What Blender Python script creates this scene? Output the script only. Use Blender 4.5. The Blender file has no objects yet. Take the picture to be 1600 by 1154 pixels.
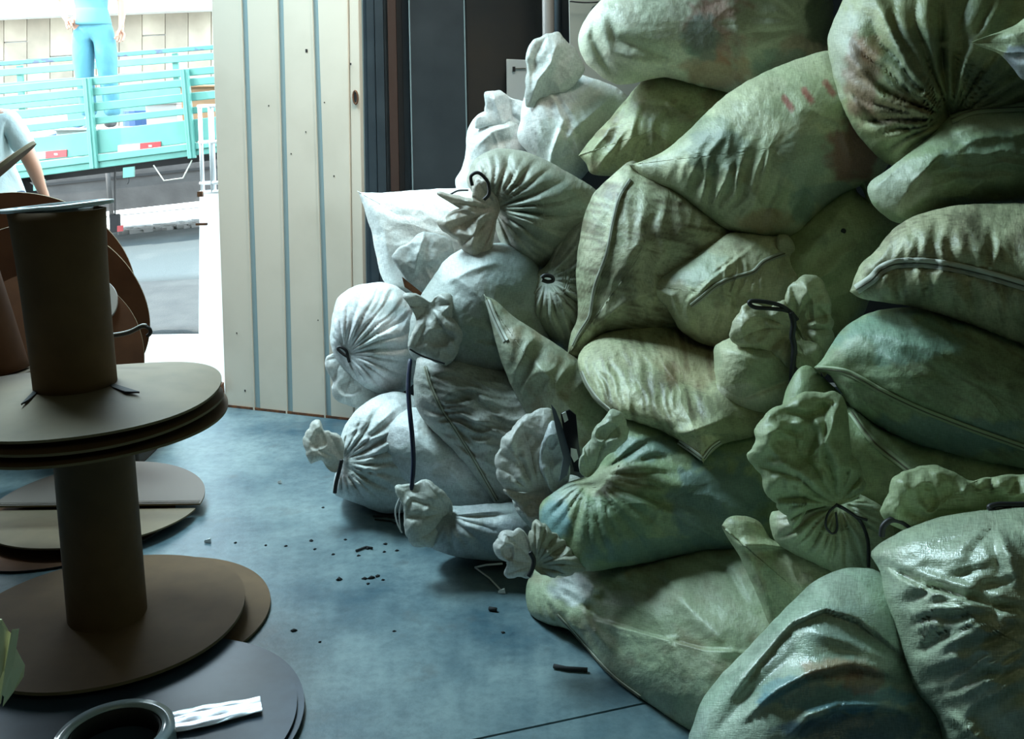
import bpy, bmesh, math, random
import numpy as np
from mathutils import Vector, Matrix

# ------------------------------------------------------------------ camera
F_PX, PP_Y = 1550.0, 405.0
PITCH, ROLL, CAM_H = math.radians(9.0), 0.013, 1.5
CAM = np.array([0.0, 0.0, CAM_H])
_f = np.array([0, math.cos(PITCH), -math.sin(PITCH)])
_u0 = np.array([0, math.sin(PITCH), math.cos(PITCH)])
_r0 = np.array([1.0, 0, 0])
_r = _r0 * math.cos(ROLL) - _u0 * math.sin(ROLL)
_u = _u0 * math.cos(ROLL) + _r0 * math.sin(ROLL)

def rays(px, py):
    px = np.asarray(px, float); py = np.asarray(py, float)
    a = (px - 800.0) / F_PX; b = (PP_Y - py) / F_PX
    return _f + a[..., None] * _r + b[..., None] * _u
def D(px, py, d):                    # the point at distance d along the optical axis
    return CAM + rays(px, py) * np.asarray(d, float)[..., None]
def PY(px, py, Y):                   # the point on the vertical plane y = Y
    r = rays(px, py); return CAM + r * (Y / r[1])
def PZ(px, py, z=0.0):               # the point on the horizontal plane at z
    r = rays(px, py); return CAM + r * ((z - CAM_H) / r[2])

sc = bpy.context.scene
COL = sc.collection
cam_d = bpy.data.cameras.new('camera'); cam = bpy.data.objects.new('camera', cam_d); COL.objects.link(cam)
cam_d.sensor_width = 36.0; cam_d.lens = F_PX / 1600 * 36.0
cam_d.shift_y = -(577.0 - PP_Y) / 1600.0
cam_d.clip_start = 0.05; cam_d.clip_end = 200
M = Matrix.Identity(4)
for i in range(3):
    M[i][0] = _r[i]; M[i][1] = _u[i]; M[i][2] = -_f[i]; M[i][3] = CAM[i]
cam.matrix_world = M
sc.camera = cam

# ------------------------------------------------------------------ light and exposure
sc.view_settings.view_transform = 'Standard'
sc.view_settings.look = 'None'
sc.view_settings.gamma = 1.0
sc.view_settings.exposure = 0.0
sc.view_settings.use_curve_mapping = False
wd = bpy.data.worlds.new('sky'); sc.world = wd; wd.use_nodes = True
nt = wd.node_tree; bg = nt.nodes['Background']
tc = nt.nodes.new('ShaderNodeTexCoord'); sx = nt.nodes.new('ShaderNodeSeparateXYZ')
rp = nt.nodes.new('ShaderNodeValToRGB')
rp.color_ramp.elements[0].position = 0.0; rp.color_ramp.elements[0].color = (0.86, 0.97, 1.0, 1)
rp.color_ramp.elements[1].position = 0.8; rp.color_ramp.elements[1].color = (0.60, 0.84, 1.0, 1)
nt.links.new(tc.outputs['Generated'], sx.inputs[0]); nt.links.new(sx.outputs['Z'], rp.inputs[0])
nt.links.new(rp.outputs[0], bg.inputs['Color']); bg.inputs['Strength'].default_value = 9.0

def light(name, kind, loc, rot, energy, color, size=None, size_y=None):
    l = bpy.data.lights.new(name, kind); l.energy = energy; l.color = color
    if kind == 'AREA':
        l.shape = 'RECTANGLE'; l.size = size; l.size_y = size_y
    o = bpy.data.objects.new(name, l); COL.objects.link(o); o.location = loc; o.rotation_euler = rot
    return o
sun = light('sun', 'SUN', (0, 0, 20), (math.radians(8), math.radians(-33), 0), 12.0, (1, 0.97, 0.9)); sun.data.angle = 0.01
# doorway: guides the sampling of the sky that falls through it
p = light('doorway_portal', 'AREA', (-2.55, 5.0, 1.9), (math.radians(-90), 0, 0), 1.0, (1, 1, 1), 3.2, 3.8)
p.data.cycles.is_portal = True
# unseen area lamps added below the closed ceiling, standing in for daylight from above
def aimed(name, loc, to, energy, color, sx_, sy_, spread=180):
    v = Vector(loc) - Vector(to); o = light(name, 'AREA', loc, v.to_track_quat('Z', 'Y').to_euler(), energy, color, sx_, sy_); o.data.spread = math.radians(spread); return o
aimed('fill_light_door', (.1, 2.9, 4.1), (-1.05, 4.7, 1.3), 15.0, (1.0, .98, .88), 1.0, .8, 55)  # added lamp, aimed and narrowed to brighten the door leaf
aimed('fill_light_side', (-2.0, 4.1, 4.1), (-.1, 3.5, .7), 150.0, (0.64, 0.91, 1.0), 1.4, 1.2, 120)  # added lamp brightening the left sacks and the floor by the door
aimed('fill_light_rear', (.4, -.8, 4.1), (1.2, 2.6, 1.0), 12.0, (0.92, 1.0, 0.58), 2.6, 1.4)  # weak added fill from behind the camera

# ------------------------------------------------------------------ materials
def mat(name, color=(0.5, 0.5, 0.5), rough=0.6, spec=0.5, metal=0.0, noise=None, bump=None, coat=0.0, emit=None):
    """noise=(scale, other colour, low, high, detail); bump=(scale, strength, distance)"""
    m = bpy.data.materials.new(name); m.use_nodes = True
    n = m.node_tree; b = n.nodes['Principled BSDF']
    b.inputs['Base Color'].default_value = (*color, 1); b.inputs['Roughness'].default_value = rough
    b.inputs['Specular IOR Level'].default_value = spec; b.inputs['Metallic'].default_value = metal
    b.inputs['Coat Weight'].default_value = coat
    t = n.nodes.new('ShaderNodeTexCoord')
    if noise:
        k = n.nodes.new('ShaderNodeTexNoise'); k.inputs['Scale'].default_value = noise[0]
        k.inputs['Detail'].default_value = noise[4] if len(noise) > 4 else 6
        n.links.new(t.outputs['Object'], k.inputs['Vector'])
        r = n.nodes.new('ShaderNodeValToRGB'); e = r.color_ramp.elements
        e[0].position = noise[2]; e[0].color = (*color, 1); e[1].position = noise[3]; e[1].color = (*noise[1], 1)
        n.links.new(k.outputs['Fac'], r.inputs[0]); n.links.new(r.outputs[0], b.inputs['Base Color'])
    if bump:
        k = n.nodes.new('ShaderNodeTexNoise'); k.inputs['Scale'].default_value = bump[0]; k.inputs['Detail'].default_value = 5
        n.links.new(t.outputs['Object'], k.inputs['Vector'])
        q = n.nodes.new('ShaderNodeBump'); q.inputs['Strength'].default_value = bump[1]; q.inputs['Distance'].default_value = bump[2]
        n.links.new(k.outputs['Fac'], q.inputs['Height']); n.links.new(q.outputs[0], b.inputs['Normal'])
    return m

def floor_mat():
    m = mat('concrete', (0.16, 0.25, 0.27), 0.42, 0.5)
    n = m.node_tree; b = n.nodes['Principled BSDF']; t = n.nodes['Texture Coordinate']
    def ns(scale, det=6, rough=.6):
        k = n.nodes.new('ShaderNodeTexNoise'); k.inputs['Scale'].default_value = scale; k.inputs['Detail'].default_value = det
        k.inputs['Roughness'].default_value = rough
        n.links.new(t.outputs['Object'], k.inputs['Vector']); return k
    a = ns(1.6, 8, .65); r = n.nodes.new('ShaderNodeValToRGB'); e = r.color_ramp.elements
    e[0].position = .36; e[0].color = (.045, .095, .125, 1); e[1].position = .62; e[1].color = (.185, .255, .265, 1)
    n.links.new(a.outputs[0], r.inputs[0])
    c = ns(26, 8, .7); r2 = n.nodes.new('ShaderNodeValToRGB'); e = r2.color_ramp.elements
    e[0].position = .3; e[0].color = (.60, .64, .68, 1); e[1].position = .58; e[1].color = (1, 1, 1, 1)
    n.links.new(c.outputs[0], r2.inputs[0])
    mx = n.nodes.new('ShaderNodeMix'); mx.data_type = 'RGBA'; mx.blend_type = 'MULTIPLY'; mx.inputs['Factor'].default_value = 1
    n.links.new(r.outputs[0], mx.inputs[6]); n.links.new(r2.outputs[0], mx.inputs[7])
    s = ns(5, 5); r3 = n.nodes.new('ShaderNodeValToRGB'); e = r3.color_ramp.elements      # dark scuffs
    e[0].position = .60; e[0].color = (0, 0, 0, 1); e[1].position = .70; e[1].color = (1, 1, 1, 1)
    n.links.new(s.outputs[0], r3.inputs[0])
    m2 = n.nodes.new('ShaderNodeMix'); m2.data_type = 'RGBA'; m2.inputs[7].default_value = (.075, .09, .095, 1)
    mu = n.nodes.new('ShaderNodeMath'); mu.operation = 'MULTIPLY'; mu.inputs[1].default_value = .55
    n.links.new(r3.outputs[0], mu.inputs[0]); n.links.new(mu.outputs[0], m2.inputs['Factor'])
    n.links.new(mx.outputs[2], m2.inputs[6]); n.links.new(m2.outputs[2], b.inputs['Base Color'])
    rr = n.nodes.new('ShaderNodeMapRange'); rr.inputs[3].default_value = .24; rr.inputs[4].default_value = .5
    n.links.new(a.outputs[0], rr.inputs[0]); n.links.new(rr.outputs[0], b.inputs['Roughness'])
    q = n.nodes.new('ShaderNodeBump'); q.inputs['Strength'].default_value = .25; q.inputs['Distance'].default_value = .004
    n.links.new(c.outputs[0], q.inputs['Height']); n.links.new(q.outputs[0], b.inputs['Normal'])
    return m

def sack_mat(name, rough=.42, transl=0.0, spec=.5, weave=.25):
    m = bpy.data.materials.new(name); m.use_nodes = True
    n = m.node_tree; b = n.nodes['Principled BSDF']; out = n.nodes['Material Output']
    at = n.nodes.new('ShaderNodeAttribute'); at.attribute_name = 'Tint'
    uv = n.nodes.new('ShaderNodeUVMap'); uv.uv_map = 'cloth'
    def ns(sx, sy, det=4):
        mp = n.nodes.new('ShaderNodeMapping'); mp.inputs['Scale'].default_value = (sx, sy, 1)
        n.links.new(uv.outputs[0], mp.inputs[0])
        k = n.nodes.new('ShaderNodeTexNoise'); k.inputs['Scale'].default_value = 1; k.inputs['Detail'].default_value = det
        n.links.new(mp.outputs[0], k.inputs['Vector']); return k
    w1 = ns(420, 60, 2); w2 = ns(60, 420, 2); c = ns(38, 30, 5)
    ad = n.nodes.new('ShaderNodeMath'); ad.operation = 'ADD'
    n.links.new(w1.outputs[0], ad.inputs[0]); n.links.new(w2.outputs[0], ad.inputs[1])
    mr = n.nodes.new('ShaderNodeMapRange'); mr.inputs[1].default_value = .7; mr.inputs[2].default_value = 1.3
    mr.inputs[3].default_value = .78; mr.inputs[4].default_value = 1.18
    n.links.new(ad.outputs[0], mr.inputs[0])
    mx = n.nodes.new('ShaderNodeMix'); mx.data_type = 'RGBA'; mx.blend_type = 'MULTIPLY'; mx.inputs['Factor'].default_value = 1
    n.links.new(at.outputs['Color'], mx.inputs[6]); n.links.new(mr.outputs[0], mx.inputs[7])
    n.links.new(mx.outputs[2], b.inputs['Base Color'])
    b.inputs['Roughness'].default_value = rough; b.inputs['Specular IOR Level'].default_value = spec
    b1 = n.nodes.new('ShaderNodeBump'); b1.inputs['Strength'].default_value = .55; b1.inputs['Distance'].default_value = .008
    n.links.new(c.outputs[0], b1.inputs['Height'])
    b2 = n.nodes.new('ShaderNodeBump'); b2.inputs['Strength'].default_value = weave; b2.inputs['Distance'].default_value = .0015
    n.links.new(ad.outputs[0], b2.inputs['Height']); n.links.new(b1.outputs[0], b2.inputs['Normal'])
    n.links.new(b2.outputs[0], b.inputs['Normal'])
    if transl:
        t = n.nodes.new('ShaderNodeBsdfTranslucent'); n.links.new(mx.outputs[2], t.inputs['Color'])
        ms = n.nodes.new('ShaderNodeMixShader'); ms.inputs[0].default_value = transl
        n.links.new(b.outputs[0], ms.inputs[1]); n.links.new(t.outputs[0], ms.inputs[2]); n.links.new(ms.outputs[0], out.inputs[0])
    return m

MT = dict(
    floor=floor_mat(),
    sack=sack_mat('woven_plastic', .50), ruffle=sack_mat('thin_plastic', .42, .3, .5, .1), shiny=sack_mat('shiny_woven_plastic', .27, 0, .75, .5),
    cord=mat('black_cord', (.012, .012, .014), .5), strap_white=mat('white_strap', (.7, .72, .72), .35),
    leaf=mat('cream_sheet_metal', (.62, .575, .49), .42, .5, noise=(2.2, (.52, .48, .40), .45, .75)),
    edge_and_seam_shade=mat('edge_metal_seam_shade', (.23, .33, .36), .4), rust=mat('rust', (.16, .06, .02), .8, noise=(40, (.07, .03, .015), .4, .6)),  # the blue-grey edge metal doubles as painted shade in the seams
    brown_stain=mat('rust_stain', (.30, .22, .13), .6),
    steel_dark=mat('dark_blue_paint', (.020, .031, .040), .5, noise=(5, (.034, .048, .058), .4, .75), bump=(60, .15, .002)),
    wall_dark=mat('dark_plaster', (.018, .024, .028), .75, noise=(3, (.040, .035, .028), .35, .8), bump=(30, .3, .004)),
    wall=mat('grey_plaster', (.08, .09, .08), .8, noise=(3, (.06, .07, .06), .35, .7), bump=(30, .3, .004)),
    black=mat('black_gap', (.006, .007, .008), .7), brown_wood=mat('brown_frame', (.05, .024, .016), .55),
    kraft=mat('kraft_board', (.13, .074, .034), .72, .25, noise=(14, (.11, .062, .029), .4, .7), bump=(120, .08, .001)),
    kraft_red=mat('reddish_board', (.105, .045, .020), .75, .2, noise=(10, (.08, .034, .016), .4, .7)),
    kraft_pale=mat('pale_kraft_board', (.19, .145, .09), .6, .3, noise=(9, (.155, .12, .075), .4, .7)),
    kraft_edge=mat('board_edge', (.16, .12, .06), .8), gloss_dark=mat('dark_hardboard', (.045, .075, .12), .36, .5, noise=(8, (.028, .042, .07), .4, .7), coat=0),
    corrug=mat('corrugated_board', (.15, .12, .10), .7), liner=mat('plastic_liner', (.55, .6, .62), .3),
    film=mat('clear_film', (.4, .5, .56), .12, .9), foil=mat('silver_strip', (.75, .8, .85), .22, .8, .6),
    paper=mat('pale_paper', (.62, .60, .36), .6), black_print=mat('black_print', (.006, .006, .01), .2, .7),
    box_board=mat('dark_box', (.03, .027, .022), .8), ink=mat('ink', (.012, .011, .01), .8),
    asphalt_dark=mat('dark_asphalt', (.030, .033, .033), .9, noise=(6, (.045, .048, .046), .35, .7), bump=(80, .5, .01)), asphalt=mat('asphalt', (.052, .066, .068), .85, noise=(1.2, (.085, .096, .095), .45, .62), bump=(80, .5, .01)),  # darker asphalt for the strip next to the apron, lighter beyond
    apron=mat('concrete_apron', (.55, .53, .48), .85, noise=(4, (.45, .43, .39), .4, .7)),
    kerb=mat('kerb_stone', (.28, .28, .27), .85), tile=mat('stone_tile', (.30, .25, .19), .7, noise=(2.5, (.20, .17, .13), .4, .7)),
    tile_b=mat('stone_tile_pale', (.36, .31, .24), .7, noise=(2.5, (.25, .21, .16), .4, .7)), ledge=mat('white_ledge', (.5, .5, .48), .7),
    con_wall=mat('shaded_street_concrete', (.06, .057, .055), .85, noise=(3, (.035, .033, .032), .35, .7), bump=(20, .3, .01)),  # shade under the truck is put into this dark wall colour
    truck=mat('turquoise_paint', (.11, .30, .25), .5, .4, noise=(5, (.13, .34, .29), .4, .7)), truck_dark=mat('chassis', (.03, .03, .03), .6),
    truck_worn=mat('worn_rail_paint', (.07, .27, .24), .6, noise=(9, (.07, .10, .16), .5, .6)),
    red=mat('red_reflector', (.45, .035, .04), .35), white=mat('white_reflector', (.6, .6, .58), .35), rubber=mat('tyre', (.02, .02, .022), .7),
    gate=mat('white_gate', (.8, .8, .8), .5), skin=mat('skin', (.50, .26, .18), .55), skin2=mat('skin_tan', (.42, .22, .14), .55),
    shirt_teal=mat('turquoise_shirt', (.10, .28, .34), .8), trouser=mat('turquoise_trousers', (.08, .24, .31), .8, bump=(14, .4, .02)),
    shirt_pale=mat('pale_shirt', (.50, .62, .62), .8, bump=(9, .5, .03)), hair=mat('hair', (.015, .01, .008), .6), jeans=mat('jeans', (.03, .05, .10), .8),
    junk_blue=mat('blue_junk', (.03, .08, .2), .5), junk_white=mat('white_junk', (.5, .48, .46), .6), junk_orange=mat('orange_junk', (.30, .16, .08), .6),
    box_white=mat('white_box', (.55, .6, .6), .45), pole=mat('pale_pole', (.42, .38, .36), .35, .5, .3), sheet=mat('white_sheet', (.42, .42, .37), .5),
    dirt=mat('dirt_crumbs', (.02, .022, .024), .9), shoe=mat('shoe', (.03, .03, .03), .6),
)

# ------------------------------------------------------------------ object helpers
def tag(o, label=None, cat=None, group=None, kind=None):
    if label: o['label'] = label
    if cat: o['category'] = cat
    if group: o['group'] = group
    if kind: o['kind'] = kind
    return o
def thing(name, loc, label, cat, group=None):
    o = bpy.data.objects.new(name, None); o.location = loc; o.empty_display_size = .05; COL.objects.link(o)
    return tag(o, label, cat, group)
def parent(o, p):
    if p is not None:
        o.parent = p
        m = Matrix.Identity(4)
        q = p
        while q is not None:
            m = Matrix.LocRotScale(q.location, q.rotation_euler, q.scale) @ m if False else m
            q = q.parent
        o.matrix_parent_inverse = world_of(p).inverted()
    return o
def world_of(p):
    m = Matrix.LocRotScale(p.location, p.rotation_euler, p.scale)
    return (world_of(p.parent) @ p.matrix_parent_inverse @ m) if p.parent else m
def mesh_obj(name, verts, faces, material, par=None, smooth=False, kind=None):
    me = bpy.data.meshes.new(name); me.from_pydata([tuple(map(float, v)) for v in verts], [], faces); me.update()
    if material: me.materials.append(material)
    if smooth: me.polygons.foreach_set('use_smooth', [True] * len(me.polygons))
    o = bpy.data.objects.new(name, me); COL.objects.link(o)
    parent(o, par)
    if kind: o['kind'] = kind
    return o
class MB:
    def __init__(s): s.v = []; s.f = []
    def add(s, v, f):
        b = len(s.v); s.v += [tuple(map(float, q)) for q in v]; s.f += [tuple(b + i for i in q) for q in f]; return s
    def hexa(s, q):       # eight corners: bottom four then top four
        return s.add(q, [(3, 2, 1, 0), (4, 5, 6, 7), (0, 1, 5, 4), (1, 2, 6, 5), (2, 3, 7, 6), (3, 0, 4, 7)])
    def box(s, x0, x1, y0, y1, z0, z1):
        return s.hexa([(x0, y0, z0), (x1, y0, z0), (x1, y1, z0), (x0, y1, z0), (x0, y0, z1), (x1, y0, z1), (x1, y1, z1), (x0, y1, z1)])
    def obox(s, c, ax, ay, az):
        c, ax, ay, az = map(lambda t: np.array(t, float), (c, ax, ay, az))
        return s.hexa([c - ax - ay - az, c + ax - ay - az, c + ax + ay - az, c - ax + ay - az, c - ax - ay + az, c + ax - ay + az, c + ax + ay + az, c - ax + ay + az])
    def tube(s, pts, r, n=8, cap=True):
        pts = [np.array(p, float) for p in pts]; R = r if hasattr(r, '__len__') else [r] * len(pts)
        b = len(s.v); up = np.array([0, 0, 1.0]); prev = None
        for i, p in enumerate(pts):
            t = pts[min(i + 1, len(pts) - 1)] - pts[max(i - 1, 0)]; t = t / (np.linalg.norm(t) + 1e-9)
            if prev is None:
                a = np.cross(t, up)
                if np.linalg.norm(a) < .1: a = np.cross(t, (1, 0, 0))
            else: a = prev - t * np.dot(prev, t)
            a = a / (np.linalg.norm(a) + 1e-9); prev = a; c = np.cross(t, a)
            for k in range(n):
                g = 2 * math.pi * k / n; s.v.append(tuple(p + R[i] * (math.cos(g) * a + math.sin(g) * c)))
        for i in range(len(pts) - 1):
            for k in range(n):
                s.f.append((b + i * n + k, b + i * n + (k + 1) % n, b + (i + 1) * n + (k + 1) % n, b + (i + 1) * n + k))
        if cap:
            s.f.append(tuple(b + k for k in range(n))[::-1]); s.f.append(tuple(b + (len(pts) - 1) * n + k for k in range(n)))
        return s
    def build(s, name, material, par=None, smooth=False, bevel=0, kind=None):
        o = mesh_obj(name, s.v, s.f, material, par, smooth, kind)
        if bevel:
            m = o.modifiers.new('bevel', 'BEVEL'); m.width = bevel; m.segments = 2; m.limit_method = 'ANGLE'
        return o
def slab(q4, material, name, par=None, thick=.03, away=(0, 1, 0), bevel=0):
    """four corners (3-D) made into a slab of real thickness"""
    a = np.array(away, float) * thick
    q = [np.array(p) for p in q4]
    return MB().hexa([q[0], q[1], q[1] + a, q[0] + a, q[3], q[2], q[2] + a, q[3] + a]).build(name, material, par, bevel=bevel)
def catmull(P, closed=False, per=8):
    P = [np.array(p, float) for p in P]; n = len(P); out = []
    rng = range(n) if closed else range(n - 1)
    for i in rng:
        g = (lambda k: P[k % n]) if closed else (lambda k: P[max(0, min(n - 1, k))])
        a, b, c, d = g(i - 1), g(i), g(i + 1), g(i + 2)
        for k in range(per):
            t = k / per
            out.append(.5 * (2 * b + (c - a) * t + (2 * a - 5 * b + 4 * c - d) * t * t + (3 * b - a - 3 * c + d) * t ** 3))
    if not closed: out.append(P[-1])
    return np.array(out)

# ------------------------------------------------------------------ noise
_rs = np.random.RandomState(7); _perm = np.concatenate([_rs.permutation(256)] * 3); _g = _rs.uniform(0, 2 * math.pi, 256)
_gx, _gy = np.cos(_g), np.sin(_g)
def perlin(x, y):
    xi = np.floor(x).astype(int); yi = np.floor(y).astype(int); xf = x - xi; yf = y - yi
    u = xf * xf * xf * (xf * (xf * 6 - 15) + 10); v = yf * yf * yf * (yf * (yf * 6 - 15) + 10)
    def g(ix, iy, dx, dy):
        h = _perm[_perm[ix & 255] + (iy & 255)]; return _gx[h] * dx + _gy[h] * dy
    a = g(xi, yi, xf, yf); b = g(xi + 1, yi, xf - 1, yf); c = g(xi, yi + 1, xf, yf - 1); d = g(xi + 1, yi + 1, xf - 1, yf - 1)
    return ((a * (1 - u) + b * u) * (1 - v) + (c * (1 - u) + d * u) * v) * 1.5
def fbm(x, y, o=4):
    s = 0; a = 1; t = 0
    for k in range(o):
        s = s + a * perlin(x * 2 ** k + 17.3 * k, y * 2 ** k - 9.1 * k); t += a; a *= .5
    return s / t
def ridge(x, y): return 1 - 2 * np.abs(perlin(x, y))
def sst(a, b, x):
    t = np.clip((x - a) / (b - a), 0, 1); return t * t * (3 - 2 * t)

def polydist(x, y, P):
    """distance to the polyline, signed by side, and the place along it (0..1)"""
    best = np.full(x.shape, 1e9); sg = np.ones(x.shape); al = np.zeros(x.shape); n = len(P) - 1
    for i in range(n):
        ax, ay = P[i]; bx, by = P[i + 1]; dx, dy = bx - ax, by - ay; L = dx * dx + dy * dy + 1e-9
        t = np.clip(((x - ax) * dx + (y - ay) * dy) / L, 0, 1)
        ex, ey = x - ax - t * dx, y - ay - t * dy; d = np.hypot(ex, ey)
        m = d < best; best = np.where(m, d, best); sg = np.where(m, np.sign(dx * ey - dy * ex), sg); al = np.where(m, (i + t) / n, al)
    return best, sg, al

def displacement(feats, x, y, seed):
    h = np.zeros(x.shape)
    wx = x + 9 * perlin(x / 45 + seed, y / 45); wy = y + 9 * perlin(x / 45, y / 45 + seed + 5)
    for f in feats:
        k = f[0]
        if k == 'fan':      # folds running out of a tie: tx ty count amp reach
            _, tx, ty, n, amp, reach = f[:6]
            dx, dy = x - tx, y - ty; d = np.hypot(dx, dy); th = np.arctan2(dy, dx)
            q = th / (2 * math.pi) * n
            u = q + .35 * perlin(d / 60 + seed, th * 1.3)
            # periodic ridge from two incommensurate waves, sharpened
            c1 = np.abs(np.sin(math.pi * u + seed)); c2 = np.abs(np.sin(math.pi * u * .5 * 1.0 + seed * 1.7 + d / 190))
            w = np.exp(-(d / reach) ** 1.6) * sst(4, 46, d)
            h += amp * w * (1.1 * c1 ** .7 + .8 * c2 - .9)
            h -= amp * 1.6 * np.exp(-(d / 26) ** 2)
        elif k == 'mouth':  # the open end of a gathered neck: a crumpled hollow
            _, mx_, my_, ra, amp = f[:5]
            q = np.hypot(wx - mx_, wy - my_) / ra + .22 * perlin(x / 26 + seed, y / 26)
            h -= amp * (1 - sst(.55, 1.0, q)); h += amp * .2 * np.exp(-((q - 1.05) / .2) ** 2)
        elif k == 'wr':     # parallel wrinkles: direction deg, wavelength, amp, cx, cy, radius
            _, ang, lam, amp, cx, cy, rad = f[:7]
            a = math.radians(ang); ca, sa = math.cos(a), math.sin(a)
            al = (wx - cx) * ca + (wy - cy) * sa; ac = -(wx - cx) * sa + (wy - cy) * ca
            w = np.exp(-(((x - cx) ** 2 + (y - cy) ** 2) / rad ** 2) ** 1.3)
            h += amp * w * (ridge(ac / lam / 1.0 + seed, al / (lam * 5) + seed) - .45)
        elif k == 'cr':     # one crease or ridge: points, half width, amp
            _, P, wd_, amp = f[:4]
            d, s, al = polydist(x, y, P)
            h += amp * np.exp(-(d / wd_) ** 1.5) * (.35 + .65 * np.sin(math.pi * np.clip(al, .02, .98)))
        elif k == 'st':     # a fold lying over: the left side of the path stands proud
            _, P, amp, tail = f[:4]
            d, s, al = polydist(x, y, P)
            e = np.sin(math.pi * np.clip(al, 0.0, 1.0)) ** .5
            h += amp * e * np.where(s < 0, np.exp(-d / tail) * sst(-.1, 4, d), -.25 * np.exp(-d / (tail * .4)))
    return h

def inflate(O, step=3.0):
    """height of an inflated pillow over the outline (0..1), solved coarse to fine"""
    lo = O.min(0) - 2 * step; hi = O.max(0) + 2 * step; u = None
    for s in (step * 4, step * 2, step):
        nx = int((hi[0] - lo[0]) / s) + 2; ny = int((hi[1] - lo[1]) / s) + 2
        gx_ = lo[0] + np.arange(nx) * s; gy_ = lo[1] + np.arange(ny) * s
        inside = np.zeros((ny, nx), bool); P, Q = O, np.roll(O, -1, 0)
        for (ax, ay), (bx, by) in zip(P, Q):
            rows = np.nonzero((gy_ > min(ay, by)) & (gy_ <= max(ay, by)))[0]
            for r_ in rows:
                xc = ax + (gy_[r_] - ay) * (bx - ax) / (by - ay); inside[r_] ^= gx_ > xc
        if u is None: u = np.zeros((ny, nx))
        else:
            ix = np.clip((gx_ - lo[0]) / ps, 0, u.shape[1] - 1.001); iy = np.clip((gy_ - lo[1]) / ps, 0, u.shape[0] - 1.001)
            u = bilin(u, ix[None, :] + 0 * iy[:, None], iy[:, None] + 0 * ix[None, :])
        for _ in range({0: 260}.get(0 if s == step * 4 else 1, 90)):
            v = np.zeros_like(u); v[1:-1, 1:-1] = .25 * (u[:-2, 1:-1] + u[2:, 1:-1] + u[1:-1, :-2] + u[1:-1, 2:] + s * s); u = np.where(inside, v, 0)
        ps = s
    return dict(lo=lo, s=step, u=u / u.max())
def bilin(A, x, y):
    x = np.clip(x, 0, A.shape[1] - 1.001); y = np.clip(y, 0, A.shape[0] - 1.001)
    i = x.astype(int); j = y.astype(int); f = x - i; g = y - j
    return (A[j, i] * (1 - f) + A[j, i + 1] * f) * (1 - g) + (A[j + 1, i] * (1 - f) + A[j + 1, i + 1] * f) * g
def pillow(b, x, y, r):
    RB = .93; cx, cy = b['c']; k = np.minimum(r, RB) / np.maximum(r, 1e-4)
    g = b['inf']; u = bilin(g['u'], (cx + (x - cx) * k - g['lo'][0]) / g['s'], (cy + (y - cy) * k - g['lo'][1]) / g['s'])
    u = np.where(r > RB, u * (1 - r) / (1 - RB), u)
    return np.clip(u, 0, 1)

def surf_coords(b, x, y):
    """r (0 centre .. 1 outline) of a pixel in sack b"""
    cx, cy = b['c']; O = b['O']; an = np.arctan2(O[:, 1] - cy, O[:, 0] - cx); ra = np.hypot(O[:, 1] - cy, O[:, 0] - cx)
    o = np.argsort(an); an = an[o]; ra = ra[o]
    th = np.arctan2(y - cy, x - cx)
    R = np.interp(th, np.concatenate([an - 2 * math.pi, an, an + 2 * math.pi]), np.concatenate([ra, ra, ra]))
    return np.clip(np.hypot(x - cx, y - cy) / R, 0, .999)
def front_depth(b, x, y, r=None):
    x = np.asarray(x, float); y = np.asarray(y, float)
    if r is None: r = surf_coords(b, x, y)
    cx, cy = b['c']
    base = b['d'] + b['gx'] * (x - cx) / 100 + b['gy'] * (y - cy) / 100
    h = b['T'] * pillow(b, x, y, r) ** b['q']
    s = b['seed']
    e = 1 - r ** 10
    n = b['n1'] * perlin(x / b['l1'] + s, y / b['l1'] - s) + b['n2'] * ridge(x / b['l2'] + s * 2, y / b['l2'] + s) * .6 + b['n3'] * ridge(x / 17 + s, y / 14 - s)
    n = n + displacement(b['feats'], x, y, s)
    h = h + n * e
    return base - np.maximum(h, -.02)

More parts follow.
